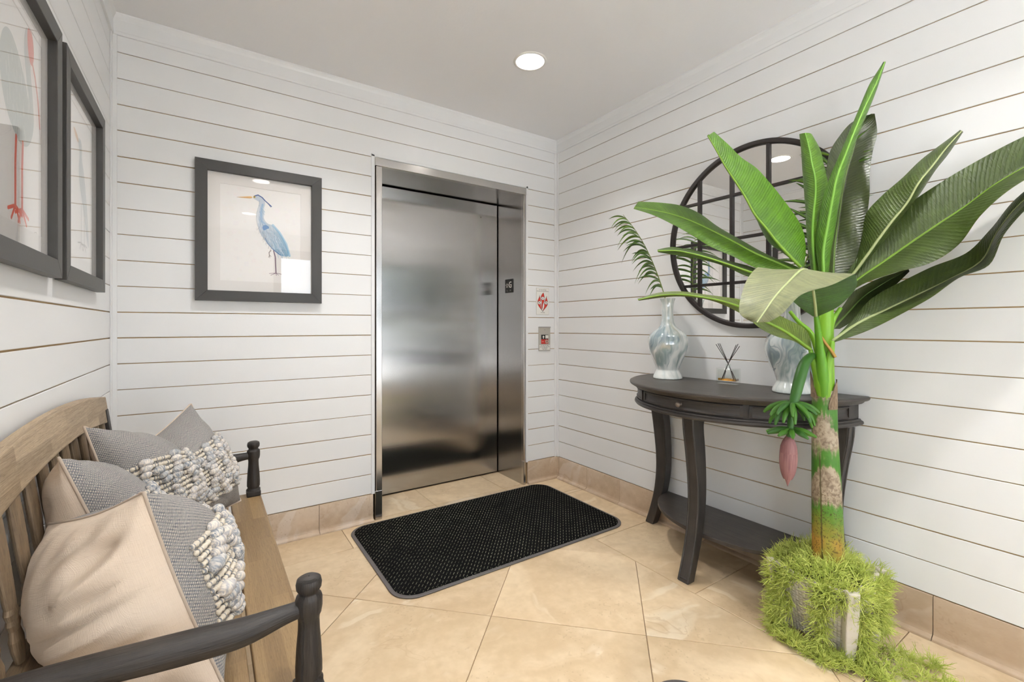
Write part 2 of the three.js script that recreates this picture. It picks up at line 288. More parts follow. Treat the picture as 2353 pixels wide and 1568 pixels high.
part('shaft_void', merge([box(0.80, 2.02, -0.1, 2.3, DZ - 0.12, DZ - 0.034), box(0.80, 0.87, 0, 2.3, DZ - 0.1, ZB - 0.12), box(1.952, 2.02, 0, 2.3, DZ - 0.1, ZB - 0.12), box(0.8, 2.02, HY + 0.032, 2.3, DZ - 0.1, ZB - 0.12)]), M.black, elevator, 'dark shaft around the door');

// the floor-level plate on the right-hand side panel
const plateTex = drawn(256, 256, (c, w, h) => {
  c.fillStyle = '#1d1d1c'; c.fillRect(0, 0, w, h); c.strokeStyle = '#e8e6e0'; c.fillStyle = '#e8e6e0'; c.lineWidth = 9; c.lineJoin = 'round';
  c.beginPath(); for (let i = 0; i < 10; i++) { const a = -Math.PI / 2 + i * Math.PI / 5, r = i % 2 ? 20 : 47; c[i ? 'lineTo' : 'moveTo'](66 + r * Math.cos(a), 118 + r * Math.sin(a)); } c.closePath(); c.stroke();
  c.font = 'bold 168px sans-serif'; c.textAlign = 'center'; c.textBaseline = 'middle'; c.fillText('G', 178, 108);
  for (const [x, y] of [[60, 208], [60, 226], [82, 226], [170, 208], [192, 208], [170, 226], [192, 226]]) { c.beginPath(); c.arc(x, y, 5, 0, 7); c.fill(); }
});
const face = (w, h, mat, z = 0) => new THREE.PlaneGeometry(w, h).translate(0, 0, z);
{
  const p = thing('floor_plate', 'black tactile plate with a star and the letter G on the steel side panel', 'sign', [JX1 - 0.0005, 1.478, -2.918]); p.rotation.y = -Math.PI / 2;
  part('plate', new RoundedBoxGeometry(0.105, 0.104, 0.004, 2, 0.0018).translate(0, 0, 0.002), std({ color: hex('#1d1d1c'), roughness: 0.5 }), p);
  part('legend', face(0.1, 0.1, 0, 0.0043), std({ map: plateTex, roughness: 0.5 }), p);
}
// fire notice
const fireTex = drawn(384, 768, (c, w, h) => {
  c.fillStyle = '#efece5'; c.fillRect(0, 0, w, h); c.fillStyle = '#2b2320'; c.textAlign = 'center';
  c.font = 'bold 31px serif'; c.fillText('In Case Of Fire', 192, 54); c.fillText('Elevators Are Out Of Service', 192, 96, 366); c.fillText('Use Exit', 192, 726);
  const flame = (f) => { c.beginPath(); f(); c.closePath(); c.fillStyle = '#d6311f'; c.strokeStyle = '#3a2a22'; c.lineWidth = 6; c.fill(); c.stroke(); };
  flame(() => { c.moveTo(212, 128); c.bezierCurveTo(150, 190, 120, 250, 138, 330); c.bezierCurveTo(150, 370, 176, 400, 160, 450); c.bezierCurveTo(150, 500, 140, 560, 176, 614); c.bezierCurveTo(190, 540, 180, 500, 210, 440); c.bezierCurveTo(250, 370, 262, 250, 212, 128); });
  flame(() => { c.moveTo(94, 214); c.bezierCurveTo(88, 280, 26, 340, 30, 430); c.bezierCurveTo(38, 540, 140, 600, 192, 690); c.bezierCurveTo(150, 590, 118, 540, 130, 470); c.bezierCurveTo(146, 380, 110, 320, 94, 214); });
  flame(() => { c.moveTo(318, 224); c.bezierCurveTo(306, 300, 352, 350, 352, 430); c.bezierCurveTo(346, 540, 240, 600, 192, 690); c.bezierCurveTo(214, 590, 256, 560, 242, 480); c.bezierCurveTo(232, 390, 290, 320, 318, 224); });
  for (const [x, y, k] of [[194, 296, 0], [86, 428, 1], [302, 424, 1]]) {
    c.beginPath(); c.arc(x, y, 50, 0, 7); c.fillStyle = '#f4f1ea'; c.fill(); c.lineWidth = 7; c.strokeStyle = '#2b2320'; c.stroke(); c.lineWidth = 7;
    c.beginPath(); c.moveTo(x - 20, y + 28); c.lineTo(x, y); c.lineTo(x + 24, y + 8); c.moveTo(x, y); c.lineTo(x - 4, y - 26); c.moveTo(x - 22, y - 6); c.lineTo(x + 20, y - 18); c.stroke(); if (k) { c.beginPath(); c.moveTo(x - 34, y - 34); c.lineTo(x + 34, y + 34); c.stroke(); }
  }
});
{
  const s = thing('fire_notice', 'small white fire notice with red flames on the shiplap beside the elevator', 'sign', [2.12, 1.357, ZB]);
  part('plate', new RoundedBoxGeometry(0.122, 0.203, 0.003, 2, 0.0014).translate(0, 0, 0.0015), std({ color: hex('#d9d5cc'), roughness: 0.4 }), s);
  part('notice', face(0.116, 0.197, 0, 0.0033), std({ map: fireTex, roughness: 0.4 }), s);
}
const callTex = drawn(256, 256, (c, w, h) => {
  c.fillStyle = '#2b2927'; c.fillRect(0, 0, w, 128); c.fillStyle = '#c9281d'; c.fillRect(0, 128, w, 128); c.fillStyle = '#f3efe8';
  c.beginPath(); c.moveTo(84, 22); c.lineTo(126, 66); c.lineTo(98, 66); c.lineTo(98, 108); c.lineTo(70, 108); c.lineTo(70, 66); c.lineTo(42, 66); c.fill();
  c.fillStyle = '#f0b3a6'; c.font = 'bold 34px sans-serif'; c.fillText('FIRE', 24, 206);
});
const noteTex = drawn(384, 180, (c, w, h) => { c.fillStyle = '#e9e6df'; c.fillRect(0, 0, w, h); c.strokeStyle = '#a8a39a'; c.lineWidth = 5; c.strokeRect(3, 3, w - 6, h - 6); c.fillStyle = '#37322d'; c.textAlign = 'center'; c.font = 'bold 34px serif'; ['IN CASE OF FIRE', 'ELEVATORS ARE OUT', 'OF SERVICE', 'USE EXIT'].forEach((t, i) => c.fillText(t, w / 2, 42 + i * 40, w - 40)); });
{
  const s = thing('call_panel', 'steel elevator call panel with arrow button and red key switch below the fire notice', 'panel', [2.135, 1.073, ZB]);
  part('face_plate', uvBox(new RoundedBoxGeometry(0.11, 0.182, 0.008, 3, 0.003).translate(0, 0, 0.004), 'y'), std({ color: hex('#bdb8ae'), metalness: 0.55, roughness: 0.4 }), s);
  part('cover_lip', new RoundedBoxGeometry(0.113, 0.008, 0.012, 2, 0.002).translate(0, 0.088, 0.006), M.steelTrim, s);
  part('legend', face(0.068, 0.07, 0, 0.0083).translate(0, -0.004, 0), std({ map: callTex, roughness: 0.4 }), s);
  part('notice', face(0.104, 0.042, 0, 0.0083).translate(0, -0.066, 0), std({ map: noteTex, roughness: 0.5 }), s);
  part('button', new RoundedBoxGeometry(0.026, 0.026, 0.008, 3, 0.003).translate(0.018, 0.0145, 0.0105), std({ color: hex('#e4e1d8'), roughness: 0.35, metalness: 0.1 }), s, 'pale square call button');
  part('key_switch', merge([new THREE.TorusGeometry(0.0125, 0.003, 12, 28).translate(0.017, -0.0215, 0.0095), new THREE.CylinderGeometry(0.009, 0.009, 0.006, 24).rotateX(Math.PI / 2).translate(0.017, -0.0215, 0.0105)]), std({ color: hex('#cfa79a'), metalness: 0.6, roughness: 0.35 }), s, 'round key switch');
  part('key_slot', new THREE.CylinderGeometry(0.0035, 0.0035, 0.003, 16).scale(0.7, 1, 1).rotateX(Math.PI / 2).translate(0.017, -0.0215, 0.0145), M.black, s);
  part('screw', new THREE.CylinderGeometry(0.0028, 0.0028, 0.003, 14).rotateX(Math.PI / 2).translate(0, 0.068, 0.0085), M.steelTrim, s);
}

// ---------------------------------------------------------------- downlights
M.trimWhite = std({ color: hex('#f1eee8'), roughness: 0.35 });
M.cone = std({ color: new THREE.Color(0.86, 0.85, 0.83), metalness: 0.35, roughness: 0.35 });
M.glow = std({ color: hex('#ffffff'), emissive: LAMP, emissiveIntensity: 14, roughness: 0.6 });
const canLabels = ['white recessed downlight near the middle of the ceiling, only its edge in view', 'white recessed downlight in the ceiling in front of the elevator, fully in view', 'white recessed downlight over the camera, nearer the bench wall', 'white recessed downlight over the camera, nearer the console table wall', 'white recessed downlight behind the camera, nearer the bench wall', 'white recessed downlight behind the camera, nearer the console table wall'];
CANS.forEach(([x, z], i) => {
  const d = thing('ceiling_light', canLabels[i], 'ceiling light', [x, CEIL, z], 'downlights in the ceiling');
  part('trim_ring', lathe([[0.074, 0.004], [0.0735, -0.003], [0.078, -0.006], [0.086, -0.005], [0.090, -0.001], [0.090, 0.0005]], 56), M.trimWhite, d);
  part('reflector', lathe([[0.0745, 0.0], [0.072, 0.03], [0.062, 0.075], [0.046, 0.105]], 48), Object.assign(M.cone, { side: THREE.DoubleSide }), d);
  part('housing', lathe([[0.077, 0.006], [0.077, 0.125], [0, 0.13]], 40), M.darkFrame, d);
  part('lamp', lathe([[0, 0.088], [0.02, 0.086], [0.036, 0.092], [0.044, 0.104]], 40), M.glow, d);
  const a = new THREE.RectAreaLight(LAMP, LAMP_POWER, 0.08, 0.08); a.position.set(x, CEIL + 0.076, z); a.lookAt(x, 0, z); scene.add(a);
});

// ---------------------------------------------------------------- framed bird prints
const fibre = texture(256, 256, (u, v) => fbm(u * 60, v * 60, 60, 60, 3, 14), { size: [0.08, 0.08] });
M.frame = std({ color: hex('#3b3936'), roughness: 0.42, bumpMap: fibre, bumpScale: 0.00015 });
M.matBoard = std({ color: hex('#e4dfda'), roughness: 0.9, bumpMap: fibre, bumpScale: 0.0001 });
M.core = std({ color: hex('#f3f0ea'), roughness: 0.9 });
function paper(c, w, h) { c.fillStyle = '#eeeae6'; c.fillRect(0, 0, w, h); seed = 99; for (let i = 0; i < 500; i++) { c.fillStyle = `rgba(${200 + rnd() * 50},${195 + rnd() * 50},${190 + rnd() * 50},0.05)`; c.beginPath(); c.arc(rnd() * w, rnd() * h, 2 + rnd() * 26, 0, 7); c.fill(); } }
function blob(c, pts, w, h, fill) { c.beginPath(); const n = pts.length, P = (i) => [pts[(i + n) % n][0] * w, pts[(i + n) % n][1] * h]; for (let i = 0; i < n; i++) { const a = P(i), b = P(i + 1), m = [(a[0] + b[0]) / 2, (a[1] + b[1]) / 2]; i ? c.quadraticCurveTo(a[0], a[1], m[0], m[1]) : c.moveTo((P(-1)[0] + a[0]) / 2, (P(-1)[1] + a[1]) / 2), i || c.quadraticCurveTo(a[0], a[1], m[0], m[1]); } c.closePath(); c.fillStyle = fill; c.fill(); }
function strokes(c, pts, w, h, col, lw) { c.beginPath(); pts.forEach(([x, y], i) => c[i ? 'lineTo' : 'moveTo'](x * w, y * h)); c.strokeStyle = col; c.lineWidth = lw; c.lineCap = c.lineJoin = 'round'; c.stroke(); }
const heronTex = drawn(1000, 1200, (c, w, h) => {
  paper(c, w, h);
  const body = [[0.452, 0.196], [0.487, 0.214], [0.468, 0.262], [0.446, 0.335], [0.456, 0.405], [0.472, 0.475], [0.55, 0.57], [0.64, 0.645], [0.69, 0.668], [0.776, 0.672], [0.742, 0.56], [0.675, 0.462], [0.605, 0.396], [0.55, 0.392], [0.512, 0.345], [0.508, 0.275], [0.53, 0.225], [0.525, 0.185], [0.465, 0.142], [0.424, 0.156], [0.405, 0.18]];
  const g = c.createLinearGradient(0.45 * w, 0.4 * h, 0.75 * w, 0.5 * h); g.addColorStop(0, '#bfc6cf'); g.addColorStop(0.55, '#aebecb'); g.addColorStop(1, '#86aac3');
  blob(c, body, w, h, g); strokes(c, [[0.455, 0.17], [0.49, 0.185], [0.495, 0.225], [0.478, 0.27], [0.47, 0.335], [0.482, 0.4], [0.51, 0.44]], w, h, '#bcc5d0', 46); strokes(c, [[0.475, 0.19], [0.47, 0.24], [0.449, 0.3], [0.443, 0.36], [0.456, 0.42]], w, h, '#8f979f', 3);
  seed = 5; const inside = [[0.5, 0.25], [0.47, 0.33], [0.5, 0.42], [0.58, 0.46], [0.62, 0.53], [0.68, 0.6], [0.71, 0.63]];
  for (let i = 0; i < 520; i++) { const t = rnd(), k = Math.min(5, Math.floor(t * 6)), a = inside[k], b = inside[k + 1], f = t * 6 - k, x = lerp(a[0], b[0], f) + rr(-0.035, 0.035) * (k > 1 ? 1.3 : 0.4), y = lerp(a[1], b[1], f) + rr(-0.03, 0.03) * (k > 1 ? 1.3 : 0.4); strokes(c, [[x, y], [x + rr(0.005, 0.03), y + rr(0.02, 0.055)]], w, h, ['rgba(110,148,182,0.3)', 'rgba(230,231,232,0.5)', 'rgba(158,168,182,0.4)', 'rgba(130,170,196,0.3)'][i % 4], rr(1.5, 5)); }
  strokes(c, [[0.505, 0.225], [0.492, 0.27], [0.488, 0.33], [0.5, 0.375], [0.535, 0.4]], w, h, 'rgba(120,160,198,0.6)', 20); strokes(c, [[0.468, 0.25], [0.455, 0.32], [0.463, 0.39]], w, h, 'rgba(226,226,224,0.55)', 14);
  blob(c, [[0.5, 0.42], [0.525, 0.402], [0.56, 0.408], [0.572, 0.43], [0.545, 0.437], [0.52, 0.455], [0.505, 0.446]], w, h, '#4d7fb5');
  strokes(c, [[0.53, 0.52], [0.555, 0.565], [0.6, 0.61], [0.68, 0.66]], w, h, 'rgba(70,105,160,0.8)', 8);
  strokes(c, [[0.605, 0.398], [0.672, 0.46], [0.738, 0.555], [0.772, 0.66]], w, h, 'rgba(112,168,204,0.55)', 24);
  strokes(c, [[0.425, 0.16], [0.46, 0.146], [0.50, 0.163], [0.53, 0.19], [0.565, 0.214], [0.59, 0.232]], w, h, '#31518f', 11); strokes(c, [[0.55, 0.205], [0.585, 0.24]], w, h, '#44536e', 4);
  for (let i = 0; i < 46; i++) { const x = rr(0.455, 0.6), y = 0.41 + (x - 0.455) * 1.25 + rr(-0.02, 0.04); strokes(c, [[x, y], [x - rr(0.004, 0.014), y + rr(0.02, 0.05)]], w, h, 'rgba(135,130,135,0.5)', 1.6); }
  blob(c, [[0.405, 0.163], [0.405, 0.184], [0.34, 0.189], [0.262, 0.19], [0.262, 0.188], [0.33, 0.176]], w, h, '#e6b36c'); strokes(c, [[0.262, 0.189], [0.4, 0.18]], w, h, '#9a7a4c', 2.5);
  c.beginPath(); c.arc(0.425 * w, 0.168 * h, 11, 0, 7); c.fillStyle = '#cfae3b'; c.fill(); c.beginPath(); c.arc(0.425 * w, 0.168 * h, 5, 0, 7); c.fillStyle = '#1c1c1c'; c.fill();
  strokes(c, [[0.612, 0.625], [0.628, 0.68], [0.632, 0.76], [0.636, 0.826]], w, h, '#8d7a86', 12); strokes(c, [[0.616, 0.63], [0.634, 0.69], [0.638, 0.826]], w, h, '#6d5b67', 3);
  for (const q of [[0.57, 0.832], [0.585, 0.846], [0.66, 0.842], [0.69, 0.832], [0.64, 0.846]]) strokes(c, [[0.636, 0.824], q], w, h, '#8a7480', 5);
  strokes(c, [[0.585, 0.625], [0.567, 0.645], [0.572, 0.68]], w, h, '#8a7d76', 8); for (const q of [[0.562, 0.69], [0.575, 0.694], [0.588, 0.68]]) strokes(c, [[0.572, 0.665], q], w, h, '#8a7d76', 4);
});
const wadingTex = drawn(1000, 1200, (c, w, h) => {                            // pale wading bird, red face, long bill turned down, red legs
  paper(c, w, h); const x0 = 0.17;
  blob(c, [[0.38, 0.23], [0.46, 0.2], [0.56, 0.24], [0.66, 0.32], [0.72, 0.4], [0.68, 0.3], [0.64, 0.2], [0.66, 0.1], [0.73, 0.085], [0.77, 0.14], [0.73, 0.22], [0.77, 0.34], [0.8, 0.46], [0.74, 0.56], [0.62, 0.6], [0.52, 0.57], [0.42, 0.52], [0.36, 0.44], [0.33, 0.33]], w, h, '#b9beba');
  seed = 21; for (let i = 0; i < 150; i++) { const a = rr(0, 6.3), r = Math.sqrt(rnd()), x = 0.56 + r * 0.18 * Math.cos(a), y = 0.4 + r * 0.16 * Math.sin(a); strokes(c, [[x, y], [x + 0.01, y + rr(0.02, 0.06)]], w, h, ['rgba(190,195,192,0.5)', 'rgba(228,228,224,0.6)', 'rgba(175,182,180,0.35)'][i % 3], rr(2, 7)); }
  blob(c, [[0.69, 0.08], [0.77, 0.08], [0.8, 0.17], [0.76, 0.235], [0.7, 0.19]], w, h, '#d8532f'); strokes(c, [[0.75, 0.19], [0.81, 0.25], [0.86, 0.34], [0.885, 0.44]], w, h, '#c8563a', 22); strokes(c, [[0.82, 0.26], [0.9, 0.5]], w, h, '#b08070', 5);
  for (const dx of [0, 0.09]) { strokes(c, [[0.54 + dx, 0.58], [0.53 + dx, 0.68], [0.53 + dx, 0.85]], w, h, '#dd5330', 26); for (const q of [[-0.09, 0.87], [-0.05, 0.9], [0.06, 0.9], [0.09, 0.87]]) strokes(c, [[0.53 + dx, 0.845], [0.53 + dx + q[0], q[1]]], w, h, '#dc5431', 17); }
  strokes(c, [[0.8, 0.91], [0.83, 0.905], [0.85, 0.915]], w, h, '#8f8a84', 2.5); void x0;
});
const egretTex = drawn(1000, 1200, (c, w, h) => {                             // slim grey bird, short orange bill
  paper(c, w, h);
  blob(c, [[0.42, 0.24], [0.52, 0.22], [0.56, 0.27], [0.55, 0.33], [0.62, 0.4], [0.68, 0.52], [0.74, 0.66], [0.78, 0.84], [0.72, 0.8], [0.64, 0.68], [0.56, 0.58], [0.47, 0.48], [0.46, 0.38], [0.5, 0.31]], w, h, '#adb5b6');
  seed = 33; for (let i = 0; i < 120; i++) { const t = rnd(), x = lerp(0.5, 0.72, t) + rr(-0.04, 0.04), y = lerp(0.38, 0.72, t) + rr(-0.04, 0.04); strokes(c, [[x, y], [x + 0.02, y + rr(0.02, 0.06)]], w, h, ['rgba(180,188,190,0.5)', 'rgba(224,226,224,0.5)', 'rgba(190,185,170,0.3)'][i % 3], rr(2, 6)); }
  blob(c, [[0.3, 0.2], [0.44, 0.225], [0.46, 0.27], [0.36, 0.245]], w, h, '#cf953f'); c.beginPath(); c.arc(0.47 * w, 0.25 * h, 9, 0, 7); c.fillStyle = '#4a4438'; c.fill();
  for (const dx of [0, 0.1]) { strokes(c, [[0.53 + dx, 0.6], [0.53 + dx, 0.82]], w, h, '#938d85', 11); for (const q of [[-0.09, 0.83], [-0.04, 0.86], [0.05, 0.86], [0.08, 0.83]]) strokes(c, [[0.53 + dx, 0.82], [0.53 + dx + q[0], q[1]]], w, h, '#8c867f', 9); }
});
function picture(name, label, w, h, bar, depth, mat, tex, place) {
  const g = thing(name, label, 'picture', [0, 0, 0], 'framed bird prints'); place(g);
  const rail = (len) => uvBox(prism([[-len / 2, 0], [len / 2, 0], [len / 2 - bar, bar], [-len / 2 + bar, bar]], depth, 0.0015));
  const rails = [[rail(w), 0, 0, -h / 2], [rail(h), Math.PI / 2, w / 2, 0], [rail(w), Math.PI, 0, h / 2], [rail(h), -Math.PI / 2, -w / 2, 0]];
  for (const [r, a, x, y] of rails) { const m = part('frame_rail', r, M.frame, g); m.rotation.z = a; m.position.set(x, y, 0.003); }
  const iw = w - 2 * bar, ih = h - 2 * bar, mw = iw - 2 * mat, mh = ih - 2 * mat;
  part('backing', box(-iw / 2 - 0.01, iw / 2 + 0.01, -ih / 2 - 0.01, ih / 2 + 0.01, 0.0035, 0.006), M.core, g);
  const uvp = new THREE.PlaneGeometry(iw, ih).translate(0, 0, 0.0065); part('print', uvp, std({ map: tex, roughness: 0.85 }), g);
  const s = new THREE.Shape([[-iw / 2 - 0.008, -ih / 2 - 0.008], [iw / 2 + 0.008, -ih / 2 - 0.008], [iw / 2 + 0.008, ih / 2 + 0.008], [-iw / 2 - 0.008, ih / 2 + 0.008]].map((p) => new THREE.Vector2(...p))); s.holes.push(new THREE.Path([[-mw / 2, -mh / 2], [-mw / 2, mh / 2], [mw / 2, mh / 2], [mw / 2, -mh / 2]].map((p) => new THREE.Vector2(...p))));
  part('mat_board', uvBox(new THREE.ExtrudeGeometry(s, { depth: 0.0022, bevelEnabled: false }).translate(0, 0, 0.0068)), M.matBoard, g);
  part('glass', box(-iw / 2 - 0.004, iw / 2 + 0.004, -ih / 2 - 0.004, ih / 2 + 0.004, 0.0105, 0.0125), M.pane, g);
  return g;
}
picture('framed_print', 'blue heron print in a dark grey frame beside the elevator', 0.584, 0.702, 0.052, 0.026, 0.053, heronTex, (g) => g.position.set(0.246, 1.648, ZB));
picture('framed_print', 'print of a slim grey bird with an orange bill, left wall nearest the corner', 0.596, 0.68, 0.047, 0.026, 0.05, egretTex, (g) => { g.position.set(XL, 1.642, -2.092); g.rotation.y = Math.PI / 2; });
picture('framed_print', 'print of a white wading bird with red legs and a long bill, above the bench', 0.596, 0.68, 0.047, 0.026, 0.05, wadingTex, (g) => { g.position.set(XL, 1.642, -1.447); g.rotation.y = Math.PI / 2; });

// ---------------------------------------------------------------- floor mats
const matTex = texture(2048, 1280, (u, v) => {
  const x = u * 1.38, z = v * 0.82, a = 0.873, s = x * Math.sin(a) + z * Math.cos(a), l = x * Math.cos(a) - z * Math.sin(a);
  const row = s / 0.0165, k = Math.floor(row), f = Math.abs(row - k - 0.5), n = fbm(u * 40, v * 24, 40, 24, 3, 6), worn = fbm(u * 5, v * 3, 5, 3, 3, 16);
  const dash = smooth(0.42, 0.5, (l / 0.034 + hash(k, 3, 5) * 7) % 1 + 1 - Math.floor((l / 0.034 + hash(k, 3, 5) * 7) % 1 + 1)) , grainy = noise(u * 900, v * 560, 900, 560, 3);
  const line = (1 - smooth(0.03, 0.12, f + (grainy - 0.5) * 0.08)) * (0.15 + 0.85 * dash) * smooth(0.1, 0.75, grainy * 0.6 + n * 0.7) * lerp(0.65, 1.25, worn);
  const b = lerp(4, 14, grainy * 0.5 + n * 0.5) + worn * 4; return mix3([b, b, b * 0.97], [176, 174, 148], clamp(line) * 0.9);
}, { srgb: true, size: [1.38, 0.82] });
const pile = texture(1024, 640, (u, v) => noise(u * 420, v * 260, 420, 260, 8) * 0.7 + fbm(u * 60, v * 36, 60, 36, 2, 3) * 0.3, { size: [1.38, 0.82] });
M.carpet = phys({ map: matTex, bumpMap: pile, bumpScale: 0.004, roughness: 0.95, specularIntensity: 0.2 });
M.rubber = std({ color: hex('#5c5755'), roughness: 0.6 });
function roundRect(w, h, r) { const s = new THREE.Shape(), a = w / 2, b = h / 2; s.moveTo(-a + r, -b); s.lineTo(a - r, -b); s.absarc(a - r, -b + r, r, -Math.PI / 2, 0); s.lineTo(a, b - r); s.absarc(a - r, b - r, r, 0, Math.PI / 2); s.lineTo(-a + r, b); s.absarc(-a + r, b - r, r, Math.PI / 2, Math.PI); s.lineTo(-a, -b + r); s.absarc(-a + r, -b + r, r, Math.PI, Math.PI * 1.5); return s; }
function doormat(label, w, h, pos, turn = 0) {
  const g = thing('floor_mat', label, 'mat', pos, 'black carpeted floor mats'); g.rotation.y = turn;
  part('rubber_border', new THREE.ExtrudeGeometry(roundRect(w, h, 0.11), { depth: 0.002, bevelEnabled: true, bevelThickness: 0.002, bevelSize: 0.006, bevelOffset: -0.006, bevelSegments: 3, curveSegments: 20 }).rotateX(-Math.PI / 2).translate(0, 0.003, 0), M.rubber, g);
  const c = new THREE.ExtrudeGeometry(roundRect(w - 0.036, h - 0.036, 0.094), { depth: 0.003, bevelEnabled: true, bevelThickness: 0.003, bevelSize: 0.004, bevelOffset: -0.004, bevelSegments: 3, curveSegments: 20 }).rotateX(-Math.PI / 2).translate(0, 0.006, 0);
  part('carpet_pile', uvBox(c, 'x', [0.7, 0.42]), M.carpet, g);
  return g;
}
doormat('black carpet mat flecked with pale dashes, on the tiles in front of the elevator', 1.405, 0.845, [1.37, 0, -2.268]);
doormat('black carpet mat of which only a rounded dark corner shows at the bottom edge', 0.845, 1.405, [0.905, 0, -0.262]);

// ---------------------------------------------------------------- the bench
// grain along u; blocks of slightly different tone are the staves that the wood is glued up from
const woodTex = (dark, light, staves, contrast = 1) => texture(1024, 512, (u, v) => {
  const row = Math.floor(v * 6), off = hash(row, 2, 8), blk = Math.floor(u * 2.5 + off), tone = staves ? hash(blk % 3 + row * 7, row, 3) - 0.5 : 0;
  const w = fbm(u * 4 + (staves ? blk * 3.1 : 0), v * 12, 400, 12, 3, 5), ring = Math.sin((v * 34 + w * 9 + row * 1.7) * 2.2) * 0.5 + 0.5, pore = smooth(0.62, 0.8, noise(u * 70, v * 380, 70, 380, 4)), fine = fbm(u * 30, v * 200, 30, 200, 3, 9);
  const t = 0.25 + 0.33 * (ring * 0.5 + w * 0.5) * contrast + 0.34 * fine + tone * 0.5 - pore * 0.25;
  return mix3(dark, light, clamp(t));
}, { srgb: true, size: [1.0, 0.24] });
const grainBump = texture(512, 512, (u, v) => fbm(u * 12, v * 160, 12, 160, 3, 9), { size: [0.5, 0.25] });
M.oak = std({ map: woodTex([122, 103, 80], [192, 170, 141], true), roughness: 0.55, bumpMap: grainBump, bumpScale: 0.0006 });
M.seatWood = std({ map: woodTex([112, 88, 58], [164, 136, 96], true, 0.5), roughness: 0.42, bumpMap: grainBump, bumpScale: 0.0003 });
M.slatWood = std({ map: woodTex([84, 69, 52], [146, 124, 96], false), roughness: 0.6, bumpMap: grainBump, bumpScale: 0.0005 });
M.ebony = std({ map: woodTex([20, 18, 17], [60, 52, 46], false), roughness: 0.5, bumpMap: grainBump, bumpScale: 0.0007 });
function loft(stations, rs = 20, k = 2.6) {                                   // cross-sections [x, y, z, half height, half depth] of a bar that runs along x
  const pos = [], uv = [], idx = [], n = stations.length;
  stations.forEach(([x, y, z, ry, rz], i) => { for (let j = 0; j <= rs; j++) { const a = j / rs * Math.PI * 2, c = Math.cos(a), s = Math.sin(a); pos.push(x, y + ry * Math.sign(s) * Math.pow(Math.abs(s), 2 / k), z + rz * Math.sign(c) * Math.pow(Math.abs(c), 2 / k)); uv.push(x, j / rs * 0.15); if (i < n - 1 && j < rs) { const q = i * (rs + 1) + j; idx.push(q, q + rs + 1, q + 1, q + 1, q + rs + 1, q + rs + 2); } } });
  return geo(pos, uv, idx);
}
const resample = (st, n) => { const out = []; for (let i = 0; i <= n; i++) { const f = i / n * (st.length - 1), a = Math.min(st.length - 2, Math.floor(f)), t = f - a, p0 = st[Math.max(0, a - 1)], p1 = st[a], p2 = st[a + 1], p3 = st[Math.min(st.length - 1, a + 2)]; out.push(p1.map((_, c) => 0.5 * (2 * p1[c] + (p2[c] - p0[c]) * t + (2 * p0[c] - 5 * p1[c] + 4 * p2[c] - p3[c]) * t * t + (3 * p1[c] - p0[c] - 3 * p2[c] + p3[c]) * t * t * t))); } return out; };
const BZ0 = -2.318, BZ1 = -0.955, SEAT = 0.43;
const rake = (g) => { const p = g.attributes.position; for (let i = 0; i < p.count; i++) p.setX(i, p.getX(i) - Math.max(0, p.getY(i) - 0.4) * 0.13); g.computeVertexNormals(); return g; };
